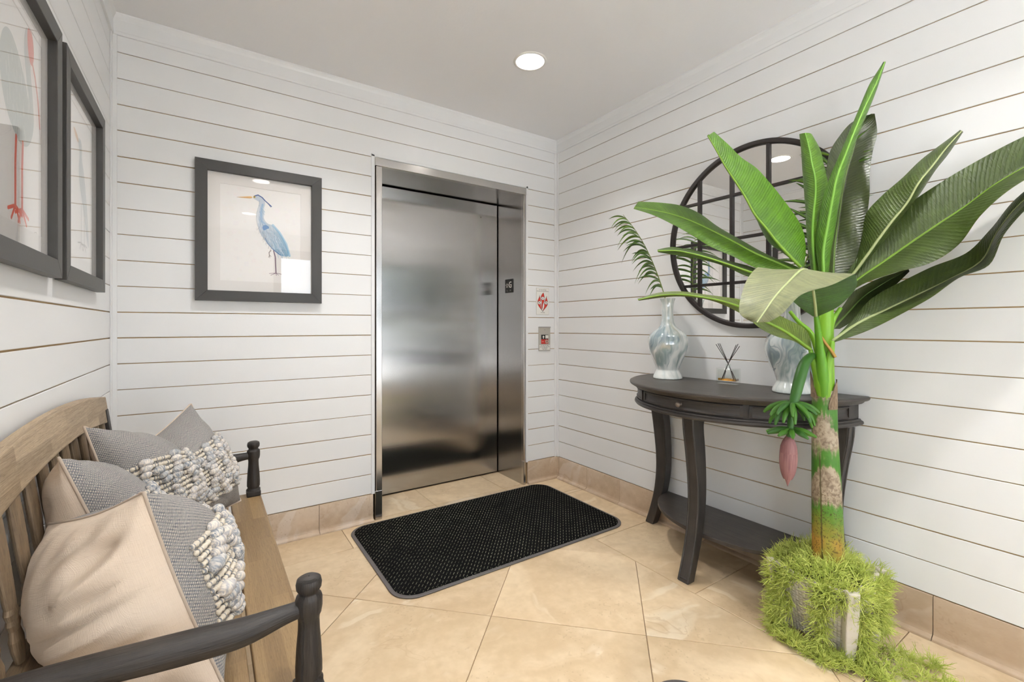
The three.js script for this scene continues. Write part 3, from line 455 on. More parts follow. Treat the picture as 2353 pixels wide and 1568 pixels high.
{
  const b = thing('bench', 'wooden spindle-back bench with dark arms along the left wall, holding four pillows', 'bench', [0, 0, 0]);
  [[0.086, 0.2], [-0.036, 0.076], [-0.158, -0.039], [-0.28, -0.161]].forEach(([x0, x1], i) => part('seat_plank', uvBox(new RoundedBoxGeometry(x1 - x0, 0.026, BZ1 - BZ0, 3, 0.004).translate((x0 + x1) / 2, SEAT - 0.013, (BZ0 + BZ1) / 2), 'z', [i * 0.37, i * 0.11 + 0.05]), M.seatWood, b));
  // top rail, arched, leaning back
  const pts = []; const arch = (z, a, c) => a - c * ((z + 1.64) / 0.66) ** 2;
  for (let i = 0; i <= 24; i++) { const z = lerp(-2.275, -1.0, i / 24); pts.push([z, arch(z, 0.945, 0.045)]); }
  for (let i = 24; i >= 0; i--) { const z = lerp(-2.275, -1.0, i / 24); pts.push([z, arch(z, 0.85, 0.048)]); }
  part('top_rail', rake(uvBox(prism(pts, 0.03, 0.004).rotateY(-Math.PI / 2).translate(-0.248, 0, 0), 'z', [0.3, 0.02])), M.oak, b);
  part('lower_rail', rake(uvBox(rbox(-0.275, -0.25, 0.5, 0.556, -2.27, -1.0, 0.004), 'z')), M.slatWood, b);
  const slatProfile = [[0.001, 0], [0.013, 0], [0.020, 0.03], [0.0215, 0.05], [0.016, 0.068], [0.0175, 0.072], [0.0205, 0.08], [0.0175, 0.088], [0.0185, 0.091], [0.0215, 0.1], [0.0175, 0.109], [0.0185, 0.114], [0.0205, 0.15], [0.0225, 0.2], [0.0225, 0.26], [0.021, 0.33]];
  for (let i = 0; i < 12; i++) {
    const z = -2.195 + i * 0.1, g = uvBox(lathe(slatProfile, 20).scale(0.45, 1, 1), 'y', [i * 0.21, i * 0.13]).translate(-0.262, 0.55, z);
    part('spindle', rake(g), M.slatWood, b);
  }
  const postProfile = [[0.001, 0.666], [0.016, 0.665], [0.0225, 0.661], [0.0245, 0.652], [0.0235, 0.643], [0.019, 0.636], [0.0185, 0.632], [0.0235, 0.628], [0.0255, 0.622], [0.0255, 0.604], [0.0235, 0.592], [0.0205, 0.586], [0.0198, 0.578], [0.0205, 0.56], [0.023, 0.53], [0.0252, 0.49], [0.0252, 0.472], [0.0225, 0.466], [0.0225, 0.462], [0.027, 0.458], [0.027, 0.452]].reverse();
  for (const z of [-2.285, -0.99]) {
    part('arm_post', merge([uvBox(lathe(postProfile, 32).translate(0.172, 0, z), 'y', [z, 0]), uvBox(rbox(0.145, 0.199, SEAT, 0.454, z - 0.027, z + 0.027, 0.005), 'y')]), M.ebony, b);
    const fl = [[0.001, 0], [0.014, 0], [0.017, 0.03], [0.025, 0.16], [0.026, 0.25], [0.02, 0.275], [0.026, 0.285], [0.026, 0.3]];
    part('leg', merge([uvBox(lathe(fl, 28).translate(0.165, 0, z + (z < -2 ? 0.02 : -0.02)), 'y'), uvBox(rbox(0.137, 0.193, 0.29, 0.405, z + (z < -2 ? -0.008 : -0.048), z + (z < -2 ? 0.048 : 0.008), 0.004), 'y')]), M.ebony, b);
    part('leg', uvBox(rbox(-0.285, -0.24, 0, 0.405, z - (z < -2 ? -0.02 : 0.065), z - (z < -2 ? -0.065 : 0.02), 0.005), 'y'), M.ebony, b);
    part('back_stile', rake(uvBox(rbox(-0.278, -0.245, 0.4, 0.86, z < -2 ? -2.268 : -1.045, z < -2 ? -2.225 : -1.002, 0.004), 'y')), M.ebony, b);
    const zb = z < -2 ? -2.262 : -1.01, st = resample([[0.168, 0.606, z, 0.0145, 0.0145], [0.13, 0.603, z, 0.016, 0.017], [0.06, 0.596, z, 0.022, 0.026], [-0.02, 0.597, lerp(z, zb, 0.3), 0.023, 0.031], [-0.12, 0.602, lerp(z, zb, 0.6), 0.021, 0.031], [-0.22, 0.607, zb, 0.018, 0.026], [-0.3, 0.61, zb, 0.016, 0.02]], 30);
    part('arm', loft(st), M.ebony, b);
  }
  part('apron', uvBox(rbox(0.155, 0.178, 0.325, 0.404, BZ0 + 0.07, BZ1 - 0.07, 0.003), 'z'), M.seatWood, b);
  part('apron', uvBox(rbox(-0.272, -0.25, 0.325, 0.404, BZ0 + 0.07, BZ1 - 0.07, 0.003), 'z'), M.seatWood, b);
}

// ---------------------------------------------------------------- pillows: linen backs, woven fronts with braided rows and wool tufts
const weave = texture(1024, 1024, (u, v) => {
  const N = 56, x = u * N, y = v * N, i = Math.floor(x), j = Math.floor(y), fx = x - i, fy = y - j, over = (i + j) % 2 === 0;
  const shade = over ? Math.sin(fx * Math.PI) : Math.sin(fy * Math.PI), tone = hash(i, j >> 1, 4) * 0.5 + noise(u * 7, v * 28, 7, 28, 6) * 0.7, edge = 0.72 + 0.28 * Math.pow(shade, 0.5);
  const c = over ? mix3([222, 212, 198], [176, 172, 168], clamp(tone * 0.8)) : mix3([116, 119, 128], [180, 175, 170], clamp(tone * 0.9)); return c.map((q) => q * lerp(1, edge, 0.6));
}, { srgb: true, size: [0.2, 0.2] });
const weaveBump = texture(1024, 1024, (u, v) => { const N = 56, x = u * N, y = v * N, i = Math.floor(x), j = Math.floor(y), fx = x - i, fy = y - j; return (i + j) % 2 === 0 ? Math.sin(fx * Math.PI) : Math.sin(fy * Math.PI) * 0.75; }, { size: [0.2, 0.2] });
const linen = texture(512, 512, (u, v) => noise(u * 160, v * 9, 160, 9, 1) * 0.5 + noise(u * 9, v * 160, 9, 160, 2) * 0.5, { size: [0.12, 0.12] });
M.woven = std({ map: weave, bumpMap: weaveBump, bumpScale: 0.0022, roughness: 0.95 });
M.linen = phys({ color: new THREE.Color(0.70, 0.575, 0.455), bumpMap: linen, bumpScale: 0.0005, roughness: 0.9, sheen: 0.3, sheenColor: new THREE.Color(0.5, 0.45, 0.4), sheenRoughness: 0.6 });
const braidTex = texture(512, 64, (u, v) => { const w = u * 10 + v * 0.5, k = Math.floor(w), f = w - k; return mix3(mix3([226, 216, 198], [204, 192, 174], noise(u * 200, v * 8, 200, 8, 3)), [88, 96, 112], hash(k % 10, 1, 7) < 0.75 ? (1 - smooth(0.1, 0.26, Math.abs(f - 0.5))) * 0.62 : 0); }, { srgb: true, size: [1, 1] });
M.braid = std({ map: braidTex, roughness: 0.95 });
const wool = (a, b, s) => std({ map: texture(128, 128, (u, v) => { const w = Math.sin((v * 5 + u * 2 + fbm(u * 4, v * 10, 4, 10, 3, s) * 2.6) * 5) * 0.5 + 0.5; return mix3(a, b, clamp(w * 0.9 + (noise(u * 16, v * 90, 16, 90, s) - 0.5) * 0.8)); }, { srgb: true }), roughness: 1 });
M.wool = [wool([224, 214, 200], [178, 176, 178], 1), wool([206, 200, 192], [144, 149, 156], 2), wool([222, 213, 200], [118, 126, 138], 3), wool([216, 206, 192], [150, 150, 156], 4)];
const tuftGeo = [0, 1, 2].map((s) => { const g = new THREE.SphereGeometry(1, 18, 14), p = g.attributes.position, q = V(); for (let i = 0; i < p.count; i++) { q.fromBufferAttribute(p, i); const a = Math.atan2(q.z, q.x), w = 1 + 0.05 * Math.sin(q.y * 9 + a * 1 + s * 2) + 0.035 * Math.sin(a * 3 + q.y * 5 + s); p.setXYZ(i, q.x * w, q.y * w, q.z * w); } g.computeVertexNormals(); return g; });
function pillow(label, [T, R, B, L], toward, front, back, creases, tuftSize) {
  const g = thing('throw_pillow', label, 'pillow', [0, 0, 0], 'linen and woven pillows on the bench');
  const t = V(...T), r = V(...R), b = V(...B), l = V(...L), mid = t.clone().add(r).add(b).add(l).multiplyScalar(0.25);
  const n = r.clone().add(b).sub(t).sub(l).cross(l.clone().add(b).sub(t).sub(r)).normalize(); if (n.dot(V(...toward)) < 0) n.negate();
  const at = (s, q, lift) => {
    const p = t.clone().multiplyScalar((1 - s) * (1 - q)).addScaledVector(r, s * (1 - q)).addScaledVector(b, s * q).addScaledVector(l, (1 - s) * q), A = Math.sin(Math.PI * s), C = Math.sin(Math.PI * q);
    const pinch = 0.07 * (A * (1 - C) ** 3 + C * (1 - A) ** 3); p.lerp(mid, pinch);
    const h = Math.pow(Math.max(0, A * C), 0.5), ripple = (1 - h) * h * 4;
    let d = lift * h;
    if (lift < 0) { for (const [s0, q0, s1, q1, w, k] of creases) { const dx = s1 - s0, dy = q1 - q0, len = dx * dx + dy * dy, f = clamp(((s - s0) * dx + (q - q0) * dy) / len), e = Math.hypot(s - s0 - f * dx, q - q0 - f * dy); d += k * Math.exp(-(e * e) / (w * w)) * Math.min(1, h * 2) * Math.sin(Math.PI * clamp(f * 0.9 + 0.05)); } }
    d += ripple * 0.0035 * Math.sin(s * 31 + q * 7) * (1 - C) + ripple * 0.0035 * Math.sin(q * 29 + s * 5) * (1 - A) + 0.004 * h * Math.sin(s * 9 + 1) * Math.sin(q * 8 + 2);
    p.addScaledVector(n, d); p.y = Math.max(p.y, SEAT + 0.004); p.x = Math.max(p.x, -0.249 - (p.y - 0.4) * 0.13); return p;   // it rests on the seat and against the spindles
  };
  const size = Math.sqrt(t.distanceTo(r) * t.distanceTo(l)), N = 72;
  const sheet = (lift) => { const pos = [], uv = [], idx = [], G2 = []; for (let i = 0; i <= N; i++) for (let j = 0; j <= N; j++) { const p = at(i / N, j / N, lift), k0 = G2.length, lf = G2[k0 - 1], upr = G2[k0 - N - 1]; G2.push(p); pos.push(p.x, p.y, p.z); uv.push(j ? uv[(k0 - 1) * 2] + p.distanceTo(lf) : -0.35, i ? uv[(k0 - N - 1) * 2 + 1] + p.distanceTo(upr) : 0); if (i < N && j < N) { const k = i * (N + 1) + j; idx.push(k, k + N + 1, k + 1, k + 1, k + N + 1, k + N + 2); } } return geo(pos, uv, idx); };
  part('woven_front', sheet(front), M.woven, g, 'grey woven front'); part('linen_back', sheet(-back), M.linen, g, 'cream linen back');
  const edge = []; for (let i = 0; i < 96; i++) { const k = Math.floor(i / 24), f = (i % 24) / 24; edge.push(at(...[[f, 0], [1, f], [1 - f, 1], [0, 1 - f]][k], 0)); }
  part('piping', new THREE.TubeGeometry(new THREE.CatmullRomCurve3(edge, true), 200, 0.0032, 6, true), M.linen, g);
  const up = (s, q, lift) => { const p = at(s, q, front), e = 0.01, du = at(s + e, q, front).sub(at(s - e, q, front)), dv = at(s, q + e, front).sub(at(s, q - e, front)), m = du.cross(dv).normalize(); if (m.dot(n) < 0) m.negate(); return [p.addScaledVector(m, lift), m]; };
  const ROWS = 13;                                                           // rows run from the near edge to the far edge across the middle of the face
  for (let k = 0; k < ROWS; k++) {
    const s = 0.35 + k * (0.45 / (ROWS - 1)), path = [];
    for (let i = 0; i <= 44; i++) path.push(up(s + 0.004 * Math.sin(i * 0.7 + k), lerp(0.02, 0.98, i / 44), 0.002)[0]);
    const cv = new THREE.CatmullRomCurve3(path), len = cv.getLength(), seg = Math.round(len / 0.0032), radii = []; for (let i = 0; i <= seg; i++) radii.push(0.0056 + 0.0011 * Math.sin(i * 1.62)); radii[0] = radii[seg] = 0.002;
    const bg = taper(path, radii, seg, 7), u = bg.attributes.uv; for (let i = 0; i < u.count; i++) u.setXY(i, u.getY(i) * len / 0.068 + k * 0.37, u.getX(i)); part('braid', bg, M.braid, g);
    const saw = (x) => Math.abs(((x % 2) + 2) % 2 - 1), seen = [];
    for (let m = 0; m < 6; m++) for (const sgn of [1, -1]) {
      const q = 0.02 + m * 0.2 + sgn * saw(k / 6) * 0.1; if (q < 0.04 || q > 0.96 || seen.some((e) => Math.abs(e - q) < 0.035)) continue; seen.push(q);
      const [p, nm] = up(s, q, 0.008), [p2] = up(s, q + 0.02, 0.008), dir = p2.sub(p).normalize(), w = part('wool_tuft', tuftGeo[Math.floor(rnd() * 3)], M.wool[Math.floor(rnd() * 4)], g);
      const side = nm.clone().cross(dir).normalize(); w.quaternion.setFromRotationMatrix(new THREE.Matrix4().makeBasis(side.clone().multiplyScalar(-1), dir, nm)); w.rotateZ(rr(-0.5, 0.5)); w.rotateY(rr(0, 6)); const z = tuftSize * rr(0.85, 1.2); w.scale.set(z * 0.88, z * 1.25, z * 0.9); w.position.copy(p);
    }
  }
  return g;
}
seed = 31;
// corners: top near, bottom near, bottom far, top far
const folds = [[0.1, 0.05, 0.24, 0.3, 0.045, 0.034], [0.2, 0.04, 0.32, 0.36, 0.03, -0.02], [0.3, 0.04, 0.38, 0.3, 0.022, 0.016], [0.04, 0.14, 0.2, 0.5, 0.03, 0.014], [0.4, 0.03, 0.5, 0.6, 0.022, 0.014], [0.46, 0.03, 0.58, 0.55, 0.02, -0.010], [0.58, 0.03, 0.68, 0.5, 0.02, 0.012], [0.68, 0.02, 0.84, 0.6, 0.03, 0.02], [0.78, 0.02, 0.93, 0.5, 0.025, -0.016], [0.3, 0.55, 0.7, 0.75, 0.04, 0.01]];
pillow('nearest pillow, cream linen back in full view, leaning beside the near bench arm', [[-0.10, 0.85, -1.12], [0.03, 0.45, -1.075], [-0.19, 0.45, -1.37], [-0.285, 0.74, -1.38]], [0.8, 0.2, -0.5], 0.2, 0.15, folds, 0.0165);
pillow('second pillow, cream corner and grey weave rising behind the nearest one', [[-0.262, 0.888, -1.35], [-0.10, 0.47, -1.31], [-0.2, 0.46, -1.6], [-0.315, 0.79, -1.70]], [0.8, 0.2, -0.5], 0.13, 0.10, [[0.1, 0.1, 0.4, 0.3, 0.04, 0.006]], 0.0135);
pillow('third pillow, grey woven face with rows of braid turned to the room', [[-0.288, 0.884, -1.75], [-0.16, 0.455, -1.66], [-0.07, 0.455, -1.97], [-0.21, 0.775, -2.05]], [0.9, 0.3, 0.1], 0.16, 0.05, [], 0.0125);
pillow('farthest pillow, its woven corner highest, resting by the far bench arm', [[-0.255, 0.72, -1.93], [-0.05, 0.45, -1.90], [0.115, 0.47, -2.12], [-0.05, 0.862, -2.2]], [0.75, 0.4, 0.5], 0.13, 0.06, [], 0.0125);

// ---------------------------------------------------------------- half-round console table against the right wall
const rubbed = texture(512, 512, (u, v) => { const n = fbm(u * 6, v * 60, 6, 60, 3, 3), w = fbm(u * 9, v * 9, 9, 9, 3, 13); return mix3([46, 43, 41], [74, 68, 63], clamp(n * 0.75 + w * 0.5 - 0.15)); }, { srgb: true, size: [0.5, 0.5] });
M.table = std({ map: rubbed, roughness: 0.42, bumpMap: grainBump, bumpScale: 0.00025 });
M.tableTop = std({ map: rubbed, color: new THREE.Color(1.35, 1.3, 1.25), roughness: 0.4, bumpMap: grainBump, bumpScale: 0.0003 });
M.worn = std({ color: hex('#a8a29b'), roughness: 0.5 });
M.bronze = std({ color: hex('#7a6e64'), metalness: 0.6, roughness: 0.35 });
const TZ = -1.277, TX = XR - 0.006;
// a moulding profile [out, y] carried round the half ellipse with half axes a (from the wall) and b (along it)
function sweepHalf(profile, a, b, from = -Math.PI / 2, to = Math.PI / 2, seg = 64, caps = true) {
  const pos = [], uv = [], idx = [], n = profile.length;
  for (let i = 0; i <= seg; i++) {
    const t = lerp(from, to, i / seg), c = Math.cos(t), s = Math.sin(t), nx = c / a, nz = s / b, l = Math.hypot(nx, nz);
    profile.forEach(([o, y], j) => { pos.push(-(a * c + o * nx / l), y, b * s + o * nz / l); uv.push(t * 0.55, j * 0.02); });
    if (i < seg) for (let j = 0; j < n; j++) { const k = i * n + j, k2 = i * n + (j + 1) % n; idx.push(k, k2, k + n, k2, k2 + n, k + n); }
  }
  if (caps) for (const row of [0, seg]) for (let j = 1; j < n - 1; j++) idx.push(row * n, row * n + j, row * n + j + 1);
  return toCreasedNormals(geo(pos, uv, idx), 0.6);
}
function halfDisc(a, b, y0, y1, bevel = 0.004) {
  const s = new THREE.Shape(); s.moveTo(0, -b); for (let i = 0; i <= 64; i++) { const t = lerp(-Math.PI / 2, Math.PI / 2, i / 64); s.lineTo(-a * Math.cos(t), b * Math.sin(t)); }
  return uvBox(new THREE.ExtrudeGeometry(s, { depth: y1 - y0 - 2 * bevel, bevelEnabled: true, bevelThickness: bevel, bevelSize: bevel, bevelOffset: -bevel, bevelSegments: 3 }).rotateX(Math.PI / 2).translate(0, y1 - bevel, 0), 'z');
}
{
  const t = thing('console_table', 'dark grey half-round console table with drawers, curved legs and a low shelf', 'table', [TX, 0, TZ]);
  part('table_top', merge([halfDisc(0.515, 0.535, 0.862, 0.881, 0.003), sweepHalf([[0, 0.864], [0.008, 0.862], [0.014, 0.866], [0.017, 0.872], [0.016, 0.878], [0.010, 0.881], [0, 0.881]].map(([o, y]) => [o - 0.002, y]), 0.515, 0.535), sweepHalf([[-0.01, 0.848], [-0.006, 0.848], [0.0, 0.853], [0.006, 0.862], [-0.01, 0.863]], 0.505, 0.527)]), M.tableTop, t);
  part('apron', sweepHalf([[-0.012, 0.782], [0, 0.782], [0.002, 0.79], [0.002, 0.842], [0, 0.85], [-0.012, 0.85]], 0.478, 0.507), M.table, t);
  part('lower_moulding', sweepHalf([[-0.02, 0.758], [0.006, 0.758], [0.015, 0.761], [0.02, 0.768], [0.018, 0.776], [0.01, 0.780], [0.008, 0.785], [-0.02, 0.786]], 0.48, 0.508), M.table, t);
  // a drawer and two end panels round the bow: a recessed field inside a raised lip
  [[-0.515, 0.515], [0.56, 1.4], [-1.4, -0.56]].forEach(([a0, a1], i) => {
    const d = part(i ? 'end_panel' : 'drawer', sweepHalf([[-0.004, 0.791], [0.006, 0.791], [0.0095, 0.794], [0.0095, 0.798], [0.006, 0.802], [0.004, 0.81], [0.0055, 0.818], [0.004, 0.826], [0.006, 0.835], [0.0095, 0.838], [0.0095, 0.841], [0.006, 0.844], [-0.004, 0.844]], 0.479, 0.508, a0, a1, 40), M.table, t);
    for (const a of [a0, a1]) part('lip', sweepHalf([[0, 0.792], [0.0088, 0.793], [0.0105, 0.797], [0.0105, 0.839], [0.0088, 0.843], [0, 0.844]], 0.479, 0.508, a + (a === a0 ? 0 : -0.022), a + (a === a0 ? 0.022 : 0), 2), M.table, d);
    if (i) return; const m = (a0 + a1) / 2, c = Math.cos(m), s = Math.sin(m), l = Math.hypot(c / 0.479, s / 0.508), nx = -(c / 0.479) / l, nz = (s / 0.508) / l;
    const k = part('knob', lathe([[0.001, 0.028], [0.006, 0.027], [0.0105, 0.024], [0.0125, 0.019], [0.011, 0.014], [0.006, 0.010], [0.005, 0.004], [0.009, 0.001], [0.009, 0]].reverse(), 24), M.bronze, d);
    k.position.set(-0.479 * c + nx * 0.004, 0.818, 0.508 * s + nz * 0.004); k.quaternion.setFromUnitVectors(V(0, 1, 0), V(nx, 0, nz));
  });
  // sabre legs: outline in the plane of the leg (out, y), then turned to face out
  const legGeo = (() => {
    const outer = [[0.0, 0.765], [-0.004, 0.70], [-0.02, 0.6], [-0.034, 0.5], [-0.042, 0.42], [-0.043, 0.34], [-0.036, 0.26], [-0.02, 0.17], [0.006, 0.08], [0.034, 0.0]];
    const inner = [[-0.012, 0.0], [-0.04, 0.08], [-0.07, 0.17], [-0.093, 0.26], [-0.104, 0.34], [-0.107, 0.42], [-0.105, 0.5], [-0.098, 0.6], [-0.088, 0.68], [-0.088, 0.715], [-0.1, 0.735], [-0.13, 0.746], [-0.14, 0.765]];
    const sm = (p, n) => new THREE.CatmullRomCurve3(p.map(([x, y]) => V(x, y, 0)), false, 'centripetal').getPoints(n).map((v) => [v.x, v.y]);
    const o = sm(outer, 30), body = prism([...o, ...sm(inner, 34)], 0.056, 0.004).translate(0, 0, -0.028), list = [uvBox(body, 'y')];
    const rib = (z) => taper(o.slice(1).map(([x, y]) => V(x + 0.001, y + 0.004, z)), [0.0045, 0.0045], 40, 6); list.push(rib(-0.0235), rib(0.0235));
    list.push(taper([V(o[30][0] - 0.006, 0.016, -0.022), V(o[30][0] - 0.006, 0.016, 0), V(o[30][0] - 0.006, 0.016, 0.022)], [0.0045, 0.0045], 4, 6));
    return merge(list);
  })();
  for (const [out, turn, x, z] of [[0.415, 0, -0.0, -0.012], [0.5, Math.PI / 2, -0.045, 0], [0.5, -Math.PI / 2, -0.045, 0]]) {
    const l = part('leg', legGeo, M.table, t); l.rotation.y = turn === 0 ? Math.PI : turn; const d = V(1, 0, 0).applyEuler(l.rotation); l.position.set(x + d.x * out, 0, z + d.z * out);
  }
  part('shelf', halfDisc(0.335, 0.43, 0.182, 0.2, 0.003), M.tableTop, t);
}

// ---------------------------------------------------------------- round window-pane mirror
M.iron = std({ color: hex('#2b2523'), roughness: 0.45, metalness: 0.3 });
M.mirror = std({ color: new THREE.Color(0.9, 0.9, 0.89), metalness: 1, roughness: 0.0 });
{
  const m = thing('round_mirror', 'round wall mirror with a black window-pane grid over the console table', 'mirror', [XR, 1.62, -1.222]); m.rotation.y = -Math.PI / 2;
  const R = 0.462, ring = lathe([[R - 0.026, 0.0], [R, 0.0], [R, 0.022], [R - 0.003, 0.025], [R - 0.02, 0.025], [R - 0.024, 0.022], [R - 0.026, 0.012], [R - 0.026, 0.0]], 128).rotateX(Math.PI / 2);
  part('frame', ring, M.iron, m); part('backing', new THREE.CylinderGeometry(R - 0.004, R - 0.004, 0.006, 96).rotateX(Math.PI / 2).translate(0, 0, 0.004), M.iron, m);
  part('mirror_glass', new THREE.CylinderGeometry(R - 0.02, R - 0.02, 0.003, 96).rotateX(Math.PI / 2).translate(0, 0, 0.0095), M.mirror, m);
  for (const x of [-0.276, -0.092, 0.092, 0.276]) { const h = Math.sqrt((R - 0.02) ** 2 - x * x); part('glazing_bar', rbox(x - 0.0085, x + 0.0085, -h, h, 0.01, 0.022, 0.002), M.iron, m); }
  for (const y of [-0.228, -0.002, 0.222]) { const h = Math.sqrt((R - 0.02) ** 2 - y * y); part('glazing_bar', rbox(-h, h, y - 0.0075, y + 0.0075, 0.0105, 0.0205, 0.002), M.iron, m); }
}

// ---------------------------------------------------------------- vases, fronds and the reed diffuser on the table
const marble = (s, blue) => texture(1024, 1024, (u, v) => {                   // glaze run down the pot: u round it, v up it
  const wx = fbm(u * 5, v * 2, 5, 2, 4, s), wy = fbm(u * 4, v * 2, 4, 2, 3, s + 5), big = fbm(u * 3, v * 2.2, 3, 3, 2, s + 8);
  const q = u * 11 + wx * 5.5 + (big - 0.5) * 4 * smooth(0.1, 0.5, v), st = Math.sin(q * 3.1) * 0.5 + 0.5, fine = fbm(u * 70 + wx * 26, v * 4 + wy * 5, 70, 4, 3, s + 9);
  const body = smooth(0.12, 0.19, v) * (1 - smooth(0.6, 0.72, v) * 0.55), p = clamp(st * 0.8 + (fine - 0.5) * 1.3);
  let c = mix3([236, 237, 232], [158, 174, 172], p * (0.4 + 0.55 * body));
  const deep = smooth(0.5, 0.62, fbm(u * 5 + wy * 2, v * 1.6, 5, 2, 3, s + 20)) * body; c = mix3(c, [120, 138, 148], deep * clamp(0.25 + 0.85 * (fine - 0.2)) * blue);
  c = mix3(c, [208, 196, 164], smooth(0.56, 0.7, fbm(u * 6 + wx * 3, v * 1.8, 6, 2, 3, s + 33)) * 0.6 * body * (1 - deep));
  const vein = 1 - smooth(0.0, 0.09, Math.abs(Math.sin(q * 1.55 + 1.2))); return mix3(c, [98, 114, 124], vein * 0.6 * body * smooth(0.45, 0.6, wy));
}, { srgb: true });
const VASE = [[0.001, 0.004], [0.07, 0.0], [0.0765, 0.002], [0.077, 0.008], [0.0725, 0.022], [0.0655, 0.036], [0.0605, 0.048], [0.0625, 0.06], [0.07, 0.08], [0.083, 0.112], [0.096, 0.145], [0.1035, 0.175], [0.1055, 0.203], [0.102, 0.225], [0.0935, 0.243], [0.0785, 0.259], [0.058, 0.274], [0.0435, 0.288], [0.0355, 0.304], [0.0315, 0.33], [0.03, 0.365], [0.031, 0.40], [0.034, 0.42], [0.0395, 0.437], [0.0405, 0.44], [0.039, 0.4405], [0.033, 0.425], [0.0275, 0.40], [0.0265, 0.34], [0.03, 0.30], [0.001, 0.29]];
function vaseGeo() {
  const c = new THREE.CatmullRomCurve3(VASE.map(([r, y]) => V(r, y, 0)), false, 'centripetal').getPoints(120).map((p) => new THREE.Vector2(Math.max(0.0008, p.x), p.y)), g = new THREE.LatheGeometry(c, 96), p = g.attributes.position, uv = g.attributes.uv;
  for (let i = 0; i < p.count; i++) { const x = p.getX(i), y = p.getY(i), z = p.getZ(i), a = Math.atan2(z, x), k = 1 + 0.022 * smooth(0.05, 0.12, y) * Math.cos(a * 8) + 0.05 * smooth(0.4, 0.44, y) * Math.cos(a * 6); p.setXYZ(i, x * k, y, z * k); uv.setY(i, y / 0.44); }
  g.computeVertexNormals(); return g;
}
const glaze = (t) => phys({ map: t, roughness: 0.12, clearcoat: 1, clearcoatRoughness: 0.04 });
function vase(label, x, z, turn, tex) { const g = thing('vase', label, 'vase', [x, 0.8812, z], 'marbled vases on the console table'); g.rotation.y = turn; part('body', vaseGeo(), glaze(tex), g); return g; }
vase('marbled white and blue-grey vase on the left end of the console table', 2.115, -1.607, 0.4, marble(3, 0.9));
vase('marbled vase half hidden behind the banana plant, by the right end of the table', 2.118, -0.965, 2.6, marble(11, 1.0));
M.frondStem = std({ color: hex('#7c8a3a'), roughness: 0.6 });
const bladeVein = texture(64, 256, (u, v) => { const d = Math.abs(u - 0.5); return mix3([94, 128, 40], [58, 98, 26], smooth(0.02, 0.3, d)).map((q, i) => q * (0.86 + 0.28 * noise(u * 26, v * 3, 26, 3, 4))); }, { srgb: true });
M.frond = [phys({ map: bladeVein, color: new THREE.Color(1.35, 1.3, 1.2), roughness: 0.5, transmission: 0.12 }), phys({ map: bladeVein, color: new THREE.Color(1.8, 1.6, 0.8), roughness: 0.5, transmission: 0.12 })];
function blade(base, dir, side, len, width, droop, curl) {                   // a narrow folded leaflet with thickness, bending down
  const pos = [], uv = [], idx = [], N = 12, nrm = dir.clone().cross(side).normalize();
  for (let i = 0; i <= N; i++) {
    const t = i / N, w = width * Math.pow(Math.sin(Math.PI * Math.min(1, 0.08 + t * 0.92)), 0.75) * (1 - t * 0.45), p = base.clone().addScaledVector(dir, len * t).addScaledVector(V(0, -1, 0), droop * len * t * t).addScaledVector(side, curl * len * t * t);
    for (const [k, h] of [[-1, 0.16], [0, 0], [1, 0.16], [0, -0.06]]) { const q = p.clone().addScaledVector(side, k * w).addScaledVector(nrm, h * w); pos.push(q.x, q.y, q.z); uv.push(0.5 + k * 0.5, t); }
    if (i < N) for (let j = 0; j < 4; j++) { const a = i * 4 + j, b = i * 4 + (j + 1) % 4; idx.push(a, b, a + 4, b, b + 4, a + 4); }
  }
  return geo(pos, uv, idx);
}
function frond(label, stem, across, n, len, droop, first, lean = V(0, 0, 0)) {
  const g = thing('palm_frond', label, 'palm frond', [0, 0, 0], 'palm fronds in the vases'), cv = curve(stem), total = cv.getLength();
  part('stem', taper(stem, [0.0032, 0.0026, 0.0018, 0.001], 40, 8), M.frondStem, g);
  for (let i = 0; i < n; i++) for (const s of [-1, 1]) {
    const t = lerp(first, 0.985, (i + (s > 0 ? 0.35 : 0)) / n), p = cv.getPointAt(Math.min(1, t)), tg = cv.getTangentAt(Math.min(1, t)), w = across.clone().multiplyScalar(s), size = len * (0.55 + 0.6 * Math.sin(Math.PI * clamp(0.18 + (t - first) / (1 - first) * 0.72))) * rr(0.85, 1.1);
    const dir = w.clone().multiplyScalar(0.85).addScaledVector(tg, 0.42 + 0.5 * (t - first)).add(lean).add(V(rr(-0.1, 0.1), rr(-0.08, 0.1), rr(-0.1, 0.1))).normalize(), side = dir.clone().cross(tg).cross(dir).normalize();
    part('leaflet', blade(p, dir, side, size, 0.009 * rr(0.85, 1.2), droop * rr(0.5, 1.3), rr(-0.25, 0.1)), M.frond[t > 0.72 && rnd() < 0.6 ? 1 : 0], g);
  }
  void total; return g;
}
seed = 77;
frond('green palm frond leaning out of the left vase', [[2.118, 1.19, -1.606], [2.122, 1.30, -1.622], [2.087, 1.461, -1.655], [2.032, 1.601, -1.685], [1.974, 1.705, -1.715], [1.912, 1.785, -1.745]], V(0.72, 0.05, -0.6).normalize(), 14, 0.2, 0.62, 0.3, V(-0.3, 0, -0.2));
frond('green palm frond behind the banana leaves, rising from the right vase', [[2.117, 1.19, -0.96], [2.112, 1.31, -0.955], [2.118, 1.46, -0.905], [2.125, 1.63, -0.865], [2.128, 1.78, -0.83], [2.115, 1.905, -0.80]], V(-0.25, 0.05, 0.97).normalize(), 15, 0.19, 0.18, 0.3);
M.clear = phys({ color: new THREE.Color(0.94, 0.955, 0.945), transmission: 1, thickness: 0, roughness: 0.03, ior: 1.5 });
